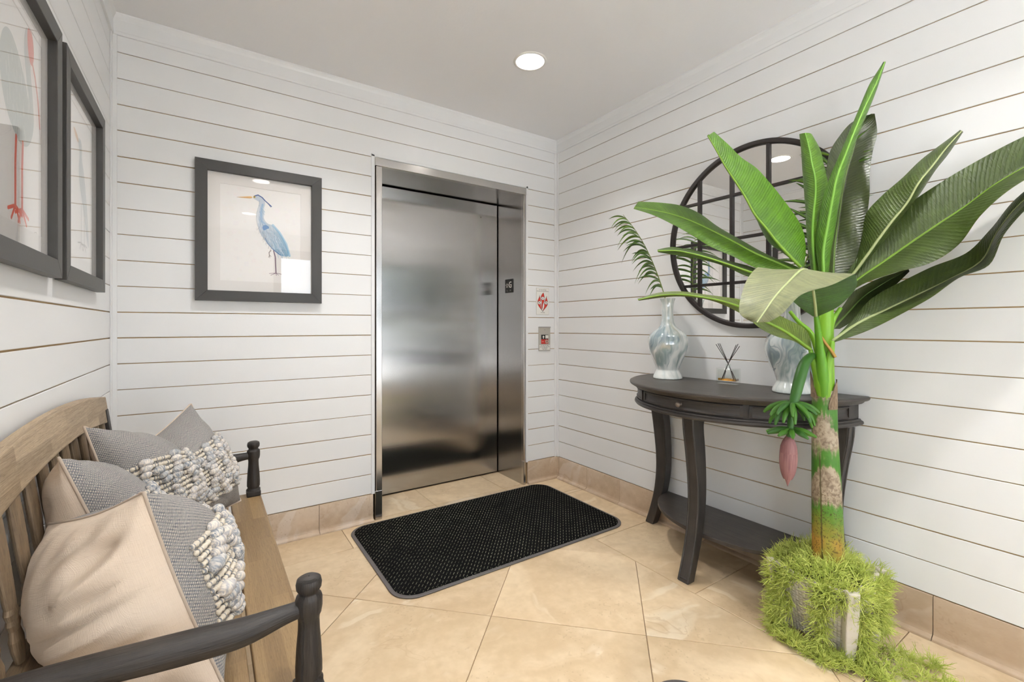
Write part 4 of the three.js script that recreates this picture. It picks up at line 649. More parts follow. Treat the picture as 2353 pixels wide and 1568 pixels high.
M.oil = phys({ color: new THREE.Color(0.98, 0.8, 0.45), transmission: 1, thickness: 0.03, roughness: 0, ior: 1.4, attenuationColor: new THREE.Color(0.9, 0.6, 0.15), attenuationDistance: 0.03 });
M.reed = std({ color: hex('#2e2420'), roughness: 0.8 });
{
  const d = thing('reed_diffuser', 'square clear glass reed diffuser with dark reeds, between the two vases', 'diffuser', [2.165, 0.8813, -1.285]); d.rotation.y = -Math.PI / 2 + 0.12;
  const w = 0.05, dp = 0.026, h = 0.078, wall = 0.006;
  const outer = new RoundedBoxGeometry(2 * w, h, 2 * dp, 3, 0.004).translate(0, h / 2, 0), inner = flipIn(new RoundedBoxGeometry(2 * (w - wall), h - 0.022, 2 * (dp - wall), 3, 0.004).translate(0, 0.016 + (h - 0.022) / 2, 0));
  part('bottle', merge([outer, inner, new THREE.CylinderGeometry(0.0135, 0.0135, 0.02, 28, 1, true).translate(0, h + 0.01, 0), flipIn(new THREE.CylinderGeometry(0.0105, 0.0105, 0.02, 28, 1, true).translate(0, h + 0.01, 0)), new THREE.RingGeometry(0.0105, 0.0135, 28).rotateX(-Math.PI / 2).translate(0, h + 0.02, 0)]), M.clear, d);
  part('oil', rbox(-(w - wall - 0.0006), w - wall - 0.0006, 0.0166, 0.027, -(dp - wall - 0.0006), dp - wall - 0.0006, 0.002), M.oil, d);
  [[-0.052, 0.2, 0.0], [-0.06, 0.196, 0.004], [-0.045, 0.2, -0.004], [0.04, 0.196, 0.003], [0.047, 0.2, -0.002], [0.057, 0.19, 0.005]].forEach(([x, y, z]) => part('reed', tube([[-x * 0.62, 0.0185, -z], [-x * 0.05, 0.094, z * 0.4], [x, y, z]], 0.0015, 8, 7), M.reed, d));
}
function flipIn(g) { const h = g.index ? g.toNonIndexed() : g; for (const k of Object.keys(h.attributes)) { const a = h.attributes[k], s = a.itemSize; for (let i = 0; i < a.count; i += 3) for (let c = 0; c < s; c++) { const t = a.array[(i + 1) * s + c]; a.array[(i + 1) * s + c] = a.array[(i + 2) * s + c]; a.array[(i + 2) * s + c] = t; } } const n = h.attributes.normal; for (let i = 0; i < n.array.length; i++) n.array[i] *= -1; return h; }

// ---------------------------------------------------------------- potted banana plant
const leafRib = texture(512, 1024, (u, v) => { const d = Math.abs(u - 0.5), w = fbm(u * 6, v * 12, 6, 12, 3, 2), ph = (v - d * 0.16 + (w - 0.5) * 0.006) * 62; return 0.5 + 0.34 * Math.pow(Math.abs(Math.sin(ph * Math.PI)), 0.6) + 0.16 * noise(u * 20, v * 400, 20, 400, 5); }, { size: [1, 1] });
const leafTone = texture(512, 1024, (u, v) => { const d = Math.abs(u - 0.5), ph = (v - d * 0.16) * 120, n = fbm(u * 8, v * 16, 8, 16, 4, 7), s = noise(u * 3, ph, 3, 999, 9), k = 0.78 + 0.2 * n + 0.14 * (s - 0.5), rib = 1 - smooth(0.006, 0.02, d); return mix3([228 * k, 230 * k, 186 * k], [250, 255, 190], rib * 0.6); }, { srgb: true });
const leafMat = (rough, coat) => phys({ map: leafTone, vertexColors: true, bumpMap: leafRib, bumpScale: 0.003, roughness: rough, clearcoat: coat, clearcoatRoughness: 0.3, transmission: 0.06 });
M.leaf = leafMat(0.48, 0.08); M.leafShiny = leafMat(0.3, 0.5); M.leafDull = leafMat(0.52, 0.1);
const LEAVES = {
  leftBroad: [[[1.892,1.332,-0.777],[1.865,1.392,-0.829],[1.825,1.433,-0.891],[1.786,1.476,-0.952],[1.749,1.525,-1.009],[1.711,1.576,-1.064],[1.673,1.63,-1.117],[1.62,1.666,-1.17],[1.56,1.682,-1.226],[1.498,1.689,-1.283]],
    [[1.894,1.324,-0.775],[1.848,1.373,-0.823],[1.797,1.412,-0.875],[1.745,1.448,-0.927],[1.701,1.493,-0.981],[1.656,1.537,-1.036],[1.61,1.578,-1.09],[1.56,1.613,-1.147],[1.507,1.637,-1.205],[1.453,1.656,-1.265]],
    [[1.894,1.315,-0.775],[1.828,1.34,-0.82],[1.761,1.365,-0.865],[1.697,1.392,-0.911],[1.644,1.433,-0.961],[1.591,1.472,-1.014],[1.548,1.52,-1.067],[1.511,1.567,-1.126],[1.476,1.611,-1.188],[1.434,1.644,-1.253]]],
  leftThin: [[[1.881,1.307,-0.784],[1.839,1.333,-0.829],[1.797,1.359,-0.875],[1.755,1.385,-0.92],[1.712,1.409,-0.965],[1.668,1.431,-1.011],[1.623,1.455,-1.054],[1.569,1.467,-1.09],[1.514,1.479,-1.127],[1.465,1.469,-1.16]],
    [[1.881,1.302,-0.784],[1.826,1.32,-0.816],[1.771,1.338,-0.849],[1.716,1.356,-0.881],[1.662,1.374,-0.914],[1.614,1.398,-0.954],[1.568,1.421,-0.996],[1.523,1.441,-1.04],[1.479,1.456,-1.086],[1.432,1.457,-1.134]],
    [[1.881,1.291,-0.784],[1.826,1.307,-0.818],[1.772,1.323,-0.851],[1.717,1.339,-0.885],[1.665,1.357,-0.92],[1.625,1.387,-0.963],[1.583,1.412,-1.007],[1.537,1.43,-1.051],[1.489,1.441,-1.096],[1.442,1.454,-1.139]]],
  leftLow: [[[1.856,1.089,-0.777],[1.83,1.155,-0.786],[1.77,1.194,-0.82],[1.71,1.227,-0.86],[1.654,1.261,-0.906],[1.597,1.278,-0.958],[1.541,1.288,-1.014],[1.487,1.3,-1.073],[1.435,1.297,-1.132],[1.385,1.275,-1.19]],
    [[1.829,1.084,-0.771],[1.767,1.124,-0.792],[1.703,1.159,-0.813],[1.637,1.188,-0.838],[1.58,1.227,-0.871],[1.526,1.255,-0.916],[1.47,1.272,-0.965],[1.423,1.284,-1.024],[1.381,1.282,-1.087],[1.339,1.268,-1.149]],
    [[1.824,1.08,-0.775],[1.761,1.115,-0.796],[1.692,1.132,-0.821],[1.628,1.161,-0.846],[1.579,1.206,-0.877],[1.534,1.243,-0.925],[1.485,1.268,-0.975],[1.442,1.279,-1.037],[1.4,1.275,-1.098],[1.357,1.266,-1.16]]],
  drooping: [[[1.815,1.205,-0.757],[1.713,1.232,-0.752],[1.611,1.282,-0.761],[1.508,1.344,-0.782],[1.461,1.357,-0.771],[1.372,1.314,-0.753],[1.296,1.252,-0.731],[1.265,1.206,-0.716],[1.282,1.183,-0.693]],
    [[1.824,1.205,-0.751],[1.754,1.244,-0.725],[1.693,1.293,-0.706],[1.637,1.341,-0.695],[1.585,1.352,-0.688],[1.441,1.298,-0.67],[1.345,1.248,-0.663],[1.292,1.208,-0.662],[1.266,1.18,-0.668]],
    [[1.831,1.206,-0.745],[1.822,1.238,-0.679],[1.81,1.296,-0.627],[1.767,1.33,-0.608],[1.715,1.333,-0.601],[1.582,1.294,-0.612],[1.442,1.26,-0.633],[1.365,1.204,-0.649],[1.322,1.181,-0.666]]],
  bright: [[[1.843,1.393,-0.81],[1.817,1.441,-0.853],[1.791,1.489,-0.896],[1.777,1.551,-0.925],[1.768,1.618,-0.941],[1.749,1.682,-0.962],[1.716,1.739,-0.983],[1.679,1.795,-1],[1.638,1.85,-1.012],[1.594,1.903,-1.025]],
    [[1.832,1.389,-0.805],[1.785,1.432,-0.825],[1.739,1.478,-0.844],[1.697,1.527,-0.862],[1.655,1.576,-0.881],[1.622,1.632,-0.895],[1.589,1.688,-0.913],[1.561,1.744,-0.935],[1.54,1.805,-0.957],[1.519,1.864,-0.979]],
    [[1.843,1.391,-0.798],[1.851,1.461,-0.796],[1.844,1.532,-0.805],[1.818,1.595,-0.826],[1.783,1.652,-0.85],[1.745,1.707,-0.875],[1.705,1.76,-0.902],[1.649,1.796,-0.928],[1.598,1.841,-0.95],[1.546,1.883,-0.973]]],
  rolled: [[[1.898,1.35,-0.797],[1.909,1.412,-0.805],[1.919,1.474,-0.814],[1.927,1.537,-0.823],[1.93,1.6,-0.828],[1.929,1.664,-0.832],[1.927,1.727,-0.837],[1.924,1.79,-0.84],[1.921,1.854,-0.842],[1.915,1.917,-0.846]],
    [[1.892,1.34,-0.777],[1.878,1.403,-0.778],[1.865,1.466,-0.778],[1.861,1.53,-0.777],[1.866,1.594,-0.775],[1.875,1.657,-0.773],[1.881,1.721,-0.777],[1.888,1.783,-0.791],[1.896,1.845,-0.804],[1.9,1.908,-0.819]],
    [[1.921,1.349,-0.77],[1.925,1.413,-0.779],[1.931,1.477,-0.787],[1.943,1.54,-0.79],[1.96,1.603,-0.788],[1.976,1.666,-0.785],[1.993,1.728,-0.779],[1.984,1.786,-0.788],[1.971,1.849,-0.796],[1.946,1.906,-0.813]]],
  spear: [[[1.89,1.392,-0.766],[1.874,1.474,-0.773],[1.88,1.558,-0.765],[1.888,1.642,-0.755],[1.901,1.722,-0.733],[1.917,1.801,-0.706],[1.929,1.881,-0.681],[1.948,1.96,-0.659],[1.97,2.039,-0.636],[2.002,2.109,-0.606]],
    [[1.857,1.355,-0.74],[1.846,1.441,-0.736],[1.847,1.527,-0.723],[1.849,1.612,-0.71],[1.856,1.698,-0.697],[1.874,1.78,-0.676],[1.895,1.861,-0.656],[1.922,1.941,-0.636],[1.953,2.019,-0.615],[1.98,2.099,-0.597]],
    [[1.906,1.356,-0.744],[1.907,1.441,-0.735],[1.911,1.526,-0.724],[1.915,1.611,-0.714],[1.919,1.696,-0.7],[1.924,1.78,-0.684],[1.94,1.861,-0.662],[1.961,1.941,-0.638],[1.98,2.023,-0.618],[1.993,2.105,-0.6]]],
  darkBack: [[[1.954,1.334,-0.759],[1.948,1.414,-0.763],[1.941,1.495,-0.768],[1.934,1.575,-0.773],[1.937,1.656,-0.775],[1.946,1.736,-0.773],[1.965,1.814,-0.765],[2.001,1.884,-0.748],[2.047,1.946,-0.725],[2.11,1.981,-0.691]],
    [[1.986,1.327,-0.762],[2.005,1.403,-0.765],[2.023,1.478,-0.768],[2.042,1.554,-0.767],[2.059,1.629,-0.764],[2.073,1.706,-0.759],[2.089,1.782,-0.751],[2.103,1.857,-0.736],[2.116,1.931,-0.719],[2.147,1.995,-0.69]],
    [[1.981,1.325,-0.741],[2.033,1.361,-0.702],[2.043,1.44,-0.692],[2.055,1.519,-0.685],[2.07,1.597,-0.678],[2.086,1.675,-0.675],[2.094,1.754,-0.678],[2.11,1.832,-0.675],[2.133,1.908,-0.667],[2.133,1.987,-0.675]]],
  rightFolded: [[[1.999,1.305,-0.741],[2.021,1.372,-0.716],[2.035,1.441,-0.695],[2.038,1.515,-0.683],[2.028,1.586,-0.668],[2.044,1.644,-0.624],[2.065,1.697,-0.575],[2.09,1.752,-0.532],[2.125,1.8,-0.486],[2.161,1.846,-0.44]],
    [[1.979,1.3,-0.73],[1.983,1.36,-0.693],[1.988,1.419,-0.656],[1.993,1.479,-0.62],[2,1.538,-0.583],[2.013,1.596,-0.545],[2.015,1.659,-0.514],[2.045,1.715,-0.485],[2.075,1.773,-0.457],[2.108,1.826,-0.427]],
    [[1.996,1.297,-0.731],[2.031,1.353,-0.7],[2.065,1.408,-0.67],[2.09,1.468,-0.639],[2.109,1.53,-0.609],[2.127,1.593,-0.578],[2.143,1.654,-0.543],[2.151,1.717,-0.509],[2.162,1.777,-0.471],[2.164,1.84,-0.437]]],
  rightLarge: [[[1.981,1.309,-0.741],[2.002,1.395,-0.704],[2.034,1.473,-0.658],[2.061,1.551,-0.612],[2.083,1.614,-0.548],[2.11,1.669,-0.474],[2.123,1.718,-0.393],[2.123,1.757,-0.306],[2.128,1.782,-0.213],[2.136,1.764,-0.119]],
    [[1.958,1.283,-0.733],[1.989,1.344,-0.675],[2.023,1.4,-0.614],[2.051,1.457,-0.551],[2.074,1.513,-0.484],[2.093,1.567,-0.415],[2.105,1.625,-0.348],[2.117,1.673,-0.273],[2.124,1.722,-0.199],[2.129,1.759,-0.117]],
    [[1.946,1.266,-0.728],[1.952,1.321,-0.652],[1.96,1.351,-0.565],[1.981,1.377,-0.479],[1.993,1.431,-0.412],[1.991,1.509,-0.361],[2.008,1.58,-0.303],[2.042,1.637,-0.237],[2.081,1.695,-0.174],[2.123,1.754,-0.115]]],
  rightLow: [[[1.932,1.117,-0.738],[1.984,1.194,-0.695],[2.034,1.27,-0.653],[2.092,1.326,-0.591],[2.134,1.378,-0.514],[2.167,1.419,-0.427],[2.154,1.488,-0.369],[2.126,1.568,-0.311],[2.134,1.634,-0.236],[2.16,1.684,-0.151]],
    [[1.92,1.115,-0.734],[1.969,1.178,-0.675],[2.026,1.227,-0.609],[2.076,1.276,-0.538],[2.115,1.327,-0.462],[2.143,1.386,-0.386],[2.118,1.471,-0.346],[2.1,1.551,-0.292],[2.123,1.618,-0.222],[2.154,1.68,-0.149]],
    [[1.909,1.109,-0.729],[1.948,1.149,-0.647],[1.98,1.2,-0.566],[2.009,1.258,-0.491],[2.033,1.327,-0.422],[2.059,1.363,-0.352],[2.049,1.457,-0.318],[2.062,1.538,-0.267],[2.106,1.605,-0.206],[2.148,1.675,-0.147]]],
  rightHidden: [[[1.972,1.169,-0.759],[1.983,1.203,-0.748],[1.995,1.237,-0.736],[2.01,1.267,-0.721],[2.024,1.298,-0.706],[2.045,1.32,-0.684],[2.067,1.337,-0.66],[2.088,1.353,-0.633],[2.106,1.366,-0.603],[2.124,1.379,-0.573]],
    [[1.975,1.159,-0.757],[1.999,1.185,-0.745],[2.023,1.211,-0.732],[2.045,1.239,-0.717],[2.067,1.266,-0.703],[2.088,1.292,-0.685],[2.107,1.315,-0.661],[2.126,1.337,-0.637],[2.134,1.357,-0.607],[2.139,1.377,-0.574]],
    [[1.988,1.159,-0.737],[2.006,1.178,-0.716],[2.022,1.201,-0.698],[2.035,1.227,-0.681],[2.048,1.253,-0.665],[2.064,1.275,-0.645],[2.08,1.296,-0.624],[2.095,1.317,-0.604],[2.107,1.342,-0.585],[2.116,1.368,-0.566]]],
};
const at3 = (list, t) => { const f = clamp(t) * (list.length - 1), a = Math.min(list.length - 2, Math.floor(f)), u = f - a, p = (i) => list[Math.min(list.length - 1, Math.max(0, i))], q = [0, 1, 2].map((c) => { const p0 = p(a - 1)[c], p1 = p(a)[c], p2 = p(a + 1)[c], p3 = p(a + 2)[c]; return 0.5 * (2 * p1 + (p2 - p0) * u + (2 * p0 - 5 * p1 + 4 * p2 - p3) * u * u + (3 * p1 - p0 - 3 * p2 + p3) * u * u * u); }); return V(...q); };
// a blade between its left edge, midrib and right edge; two skins 1 mm apart, each with its own green
function leafBlade([L, C, R], front, behind, bulge, wave) {
  const N = 56, K = 10, pos = [[], []], nrm = [];
  for (let i = 0; i <= N; i++) {
    const t = i / N, l = at3(L, t), c = at3(C, t), r = at3(R, t);
    for (let j = 0; j <= 2 * K; j++) {
      const k = (j - K) / K, e = k < 0 ? l : r, a = Math.abs(k), p = c.clone().lerp(e, a), dir = e.clone().sub(c), tan = at3(C, Math.min(1, t + 0.02)).sub(at3(C, Math.max(0, t - 0.02))), n = (k < 0 ? tan.clone().cross(dir) : dir.clone().cross(tan)).normalize();
      const edge = Math.sin(Math.PI * clamp(t * 1.02));
      p.addScaledVector(n, bulge * dir.length() * a * (1 - a) * 4 * 0.25 + wave * edge * a * a * Math.sin(t * 19 + k * 3) + 0.0007 * a * edge * Math.sin((t - a * 0.06) * 330));
      pos[0].push(p);
    }
  }
  const w = 2 * K + 1, P = pos[0], nrmAt = (i, j) => { const a = P[Math.min(N, i + 1) * w + j], b = P[Math.max(0, i - 1) * w + j], c = P[i * w + Math.min(2 * K, j + 1)], d = P[i * w + Math.max(0, j - 1)]; return a.clone().sub(b).cross(c.clone().sub(d)).normalize(); };
  const xyz = [], uv = [], idx = [], col = [];
  for (const [side, color] of [[1, front], [-1, behind]]) {
    const base = xyz.length / 3;
    for (let i = 0; i <= N; i++) for (let j = 0; j < w; j++) { const p = P[i * w + j], n = nrmAt(i, j); xyz.push(p.x + n.x * side * 0.0005, p.y + n.y * side * 0.0005, p.z + n.z * side * 0.0005); uv.push(j / (w - 1), i / N); col.push(...color); if (i < N && j < w - 1) { const a = base + i * w + j; side > 0 ? idx.push(a, a + 1, a + w, a + 1, a + w + 1, a + w) : idx.push(a, a + w, a + 1, a + 1, a + w, a + w + 1) ; } }
  }
  return geo(xyz, uv, idx, col);
}
const G = (r, g, b) => { const c = new THREE.Color().setRGB(r / 255, g / 255, b / 255, THREE.SRGBColorSpace); return [c.r, c.g, c.b]; };
M.rib = std({ color: hex('#7a9e30'), roughness: 0.45 }); M.ribGreen = std({ color: hex('#76a83c'), roughness: 0.5 }); M.ribPale = std({ color: hex('#a9b27c'), roughness: 0.5 }); M.ribDark = std({ color: hex('#5f7a33'), roughness: 0.5 });
const plant = thing('potted_banana_plant', 'tall artificial banana plant in a pale woven-textured planter with trailing moss', 'plant', [1.945, 0, -0.767]);
const inPlant = (name, g, mat, label) => part(name, g.translate(-1.945, 0, 0.767), mat, plant, label);
const look = {                                                               // greens of the two faces, curvature, waviness, material, rib
  leftBroad: [G(96, 138, 34), G(98, 138, 40), -0.1, 0.002, M.leaf, M.rib], leftThin: [G(88, 120, 52), G(84, 118, 44), 0.2, 0.002, M.leaf, M.rib], leftLow: [G(118, 138, 66), G(88, 116, 44), 0.15, 0.002, M.leaf, M.rib],
  drooping: [G(156, 158, 138), G(66, 112, 34), 0.1, 0.003, M.leafDull, M.ribPale], bright: [G(100, 150, 6), G(96, 148, 6), 0.18, 0.001, M.leaf, M.rib], rolled: [G(150, 186, 66), G(116, 168, 52), 0.5, 0.001, M.leaf, M.ribGreen],
  spear: [G(126, 170, 58), G(104, 156, 50), 0.5, 0.001, M.leaf, M.ribGreen], darkBack: [G(62, 74, 36), G(74, 88, 44), 0.1, 0.006, M.leafShiny, M.ribDark], rightFolded: [G(166, 160, 104), G(94, 114, 62), 0.25, 0.002, M.leaf, M.ribPale],
  rightLarge: [G(152, 146, 74), G(84, 104, 52), 0.12, 0.003, M.leaf, M.rib], rightLow: [G(152, 148, 80), G(86, 106, 54), 0.15, 0.003, M.leaf, M.ribPale], rightHidden: [G(96, 100, 66), G(74, 88, 48), 0.1, 0.002, M.leafDull, M.ribDark],
};
for (const [name, lines] of Object.entries(LEAVES)) {
  const [f, b, bulge, wave, mat, rib] = look[name], c = V(1.945, 0, -0.767), l = part('leaf', leafBlade(lines, f, b, bulge, wave).translate(-c.x, 0, -c.z), mat, plant);
  part('midrib', taper(lines[1].map((p) => [p[0] - c.x, p[1], p[2] - c.z]), [0.006, 0.0045, 0.0032, 0.0018], 36, 8), rib, l);
}
M.stalk = std({ color: hex('#5f9a22'), roughness: 0.42 }); M.stalkBright = std({ color: hex('#76a826'), roughness: 0.42 }); M.fruit = std({ color: hex('#4a7f24'), roughness: 0.45 }); M.fruitDark = std({ color: hex('#386a22'), roughness: 0.45 }); M.tan = std({ color: hex('#a9813c'), roughness: 0.7 });
const petiole = (pts, r, mat) => inPlant('petiole', taper(pts, r, 24, 10), mat);
petiole([[1.862, 1.082, -0.785], [1.882, 1.031, -0.781], [1.905, 0.958, -0.772], [1.925, 0.883, -0.771]], [0.007, 0.013, 0.02, 0.02], M.stalkBright);
petiole([[1.825, 1.205, -0.75], [1.853, 1.137, -0.755], [1.885, 1.041, -0.759], [1.925, 0.9, -0.766]], [0.008, 0.013, 0.021, 0.024], M.stalk);
petiole([[1.914, 1.115, -0.732], [1.914, 1.065, -0.739], [1.917, 1.0, -0.751], [1.925, 0.88, -0.764]], [0.007, 0.014, 0.021, 0.022], M.stalkBright);
petiole([[1.99, 1.238, -0.735], [1.967, 1.194, -0.75], [1.954, 1.136, -0.759], [1.945, 0.98, -0.766]], [0.007, 0.01, 0.014, 0.02], M.stalkBright);
petiole([[1.831, 1.225, -0.842], [1.858, 1.186, -0.824], [1.895, 1.145, -0.799], [1.93, 1.05, -0.78]], [0.006, 0.008, 0.01, 0.014], M.stalkBright);
petiole([[1.90, 1.30, -0.78], [1.92, 1.25, -0.78], [1.932, 1.18, -0.776], [1.938, 1.05, -0.774]], [0.008, 0.012, 0.014, 0.02], M.stalkBright);
petiole([[1.942, 1.335, -0.765], [1.943, 1.22, -0.766], [1.942, 1.08, -0.768], [1.94, 0.9, -0.771]], [0.024, 0.026, 0.03, 0.036], M.stalkBright);
petiole([[1.905, 1.134, -0.77], [1.906, 1.102, -0.75], [1.902, 1.075, -0.73], [1.905, 1.055, -0.721]], [0.005, 0.005, 0.0055, 0.006], M.tan);
// trunk: leaf sheaths, green above, with scaly grey-brown patches and a yellow foot
const trunkTex = texture(512, 1024, (u, v) => {                               // u round, v up 0.26 .. 0.93 m
  const n = fbm(u * 8, v * 20, 8, 20, 4, 3), fib = noise(u * 60, v * 8, 60, 8, 5), side = Math.cos((u - 0.5) * Math.PI * 2);
  let c = mix3([84, 140, 40], [58, 112, 28], clamp(n * 0.8 + fib * 0.3)); c = mix3(c, mix3([156, 150, 62], [178, 134, 54], smooth(0.35, 0.75, fbm(u * 4, v * 3, 4, 3, 3, 30))), 1 - smooth(0.14, 0.36, v + (n - 0.5) * 0.12));
  for (const [lo, hi, cut] of [[0.36, 0.6, 0.11], [0.66, 0.86, 0.1], [0.94, 1.04, 0.06]]) {
    const top = hi - (1 - side) * cut * 1.3, j = (n - 0.5) * 0.1 + (fib - 0.5) * 0.05, m = smooth(lo - 0.03, lo + 0.04, v + j) * (1 - smooth(top - 0.03, top + 0.01, v + j)) * smooth(-0.75, -0.3, side + (n - 0.5) * 0.5);
    const scale = smooth(0.35, 0.75, fbm(u * 40 + n * 3, v * 70, 40, 70, 3, 44)) * 0.8 + 0.3 * smooth(0.5, 0.7, n); c = mix3(c, mix3([176, 160, 136], [112, 94, 76], scale * 0.75), m);
  }
  const seam = 1 - smooth(0.004, 0.012, Math.abs(u - 0.44 + (n - 0.5) * 0.01)); c = mix3(c, [74, 66, 34], seam * 0.7 * (1 - smooth(0.6, 0.68, v)));
  return mix3(c, [70, 52, 24], smooth(0.72, 0.8, noise(u * 90, v * 170, 90, 170, 8)) * 0.5 * (1 - smooth(0.3, 0.6, v)));
}, { srgb: true });
const trunkBump = texture(256, 512, (u, v) => fbm(u * 30, v * 10, 30, 10, 3, 3) * 0.6 + fbm(u * 24, v * 60, 24, 60, 3, 9) * 0.4);
M.trunk = std({ map: trunkTex, bumpMap: trunkBump, bumpScale: 0.002, roughness: 0.5 });
{
  const pts = [[1.955, 0.2, -0.762], [1.955, 0.264, -0.762], [1.948, 0.544, -0.766], [1.942, 0.758, -0.77], [1.939, 0.93, -0.771]], rad = [0.052, 0.0525, 0.0475, 0.042, 0.0395], pos = [], uv = [], idx = [], c = curve(pts), N = 60, K = 40;
  const toCam = Math.atan2(0.767, -1.945);
  for (let i = 0; i <= N; i++) { const t = i / N, p = c.getPoint(t), f = t * 4, a = Math.min(3, Math.floor(f)), r = lerp(rad[a], rad[a + 1], f - a); for (let j = 0; j <= K; j++) { const a2 = toCam + (j / K - 0.5) * Math.PI * 2, k = 1 + 0.03 * Math.cos(a2 * 3 + t * 3) + 0.012 * Math.sin(a2 * 7 - t * 5); pos.push(p.x - 1.945 + Math.cos(a2) * r * k, p.y, p.z + 0.767 + Math.sin(a2) * r * k); uv.push(1 - j / K, (p.y - 0.26) / 0.67); if (i < N && j < K) { const q = i * (K + 1) + j; idx.push(q, q + K + 1, q + 1, q + 1, q + K + 1, q + K + 2); } } }
  part('trunk', geo(pos, uv, idx), M.trunk, plant);
  // open sheath collar and the dry brown husk beside it
  M.husk = std({ map: texture(128, 256, (u, v) => mix3([168, 148, 122], [96, 76, 58], fbm(u * 30, v * 8, 30, 8, 3, 6)), { srgb: true }), roughness: 0.85, side: THREE.DoubleSide });
  const sheath = (name, a0, a1, r, y0, heights, mat, lean = 0) => {
    const P = [], U = [], I = [], S = 20, Q = 12; for (const [sk, d] of [[0, 0], [1, 0.0025]]) for (let i = 0; i <= S; i++) for (let j = 0; j <= Q; j++) { const s = i / S, t = j / Q, a = toCam + lerp(a0, a1, s), hgt = lerp(heights[0], heights[1], s) + Math.sin(Math.PI * s) * heights[2], y = y0 + t * hgt, k = r + d + lean * t * t; P.push(1.9395 - 1.945 + Math.cos(a) * k, y, -0.771 + 0.767 + Math.sin(a) * k); U.push(s, t); if (i < S && j < Q) { const q = sk * (S + 1) * (Q + 1) + i * (Q + 1) + j; sk ? I.push(q, q + Q + 1, q + 1, q + 1, q + Q + 1, q + Q + 2) : I.push(q, q + 1, q + Q + 1, q + 1, q + Q + 2, q + Q + 1); } }
    part(name, geo(P, U, I), mat, plant);
  };
  sheath('husk', -1.9, -0.35, 0.0405, 0.86, [0.11, 0.02, 0.03], M.husk, -0.002);
  sheath('sheath', 0.4, 1.7, 0.0395, 0.9, [0.0, 0.13, 0.02], M.husk, 0.004);
}
// fruit stalk with two hands of bananas and the closed flower
inPlant('fruit_stalk', taper([[1.87, 1.06, -0.782], [1.848, 1.054, -0.782], [1.805, 1.03, -0.781], [1.765, 0.975, -0.78], [1.742, 0.925, -0.782], [1.728, 0.885, -0.785], [1.718, 0.838, -0.786], [1.714, 0.79, -0.788], [1.711, 0.762, -0.79]], [0.013, 0.0165, 0.0185, 0.0185, 0.0175, 0.014, 0.012, 0.01, 0.012], 48, 14), M.fruitDark);
seed = 5;
for (const [y, n, len, reach, down] of [[0.892, 12, 0.072, 0.03, 0.45], [0.885, 10, 0.066, 0.02, 0.95], [0.80, 10, 0.066, 0.022, 0.2]]) for (let i = 0; i < n; i++) {
  const a = i / n * Math.PI * 2 + rr(-0.15, 0.15), dx = Math.cos(a), dz = Math.sin(a), d = down * rr(0.75, 1.25), c = [1.727 - (0.892 - y) * 0.12, y, -0.785], p = (r, h) => [c[0] + dx * r, c[1] + h, c[2] + dz * r];
  const L = len * rr(0.9, 1.12), b = inPlant('banana', taper([p(0.008, 0), p(reach * 0.7, 0.004), p(reach + L * 0.4, -L * d * 0.3), p(reach + L * 0.66, -L * d * 0.75), p(reach + L * 0.74, -L * d * 1.0)], [0.004, 0.0075, 0.0098, 0.0096, 0.0072, 0.004], 18, 6), i % 3 ? M.fruit : M.fruitDark); void b;
}
M.flower = std({ map: texture(256, 256, (u, v) => mix3([168, 122, 118], [112, 70, 70], clamp(fbm(u * 14, v * 3, 14, 3, 3, 4) * 1.2 - 0.1 + (noise(u * 90, v * 6, 90, 6, 5) - 0.5) * 0.35)), { srgb: true }), roughness: 0.6 });
const bud = part('flower_bud', lathe([[0.0005, -0.168], [0.004, -0.158], [0.012, -0.135], [0.021, -0.105], [0.026, -0.075], [0.0275, -0.05], [0.0255, -0.028], [0.02, -0.01], [0.0135, 0.002], [0.009, 0.008]], 32), M.flower, plant, 'pinkish purple bud'); bud.position.set(1.711 - 1.945, 0.772, -0.79 + 0.767); bud.rotation.z = -0.06;
for (let i = 0; i < 3; i++) { const a = i * 2.1 + 0.6, br = part('bract', new THREE.SphereGeometry(1, 18, 20, 0, 2.2, 0.25, 2.4).scale(0.0282, 0.082, 0.0282).rotateY(a).translate(0, -0.07, 0), Object.assign(M.flower.clone(), { side: THREE.DoubleSide }), bud); br.castShadow = true; }
// planter: square, slightly flared, a woven relief on each face, four tapering corner posts for feet
const basket = texture(512, 512, (u, v) => { const x = u * 20, y = v * 22, i = Math.floor(x), j = Math.floor(y), fx = x - i, fy = y - j; return (i + j) % 2 ? Math.pow(Math.sin(fx * Math.PI) * Math.sin(fy * Math.PI), 0.4) : 0.35 + 0.25 * Math.sin(fx * Math.PI) + 0.2 * noise(u * 30, v * 30, 30, 30, 3); });
const chalk = texture(512, 512, (u, v) => { const n = fbm(u * 10, v * 10, 10, 10, 4, 3), x = u * 20, y = v * 22, g = Math.pow(Math.abs(Math.sin(x * Math.PI)) * Math.abs(Math.sin(y * Math.PI)), 0.35); return mix3([176, 164, 146], [226, 219, 206], clamp(0.25 + n * 0.55 + g * 0.25)); }, { srgb: true });
M.planter = std({ map: chalk, bumpMap: basket, bumpScale: 0.0045, roughness: 0.85 });
M.planterPlain = std({ color: hex('#d2cabc'), roughness: 0.8, bumpMap: peel, bumpScale: 0.001 });
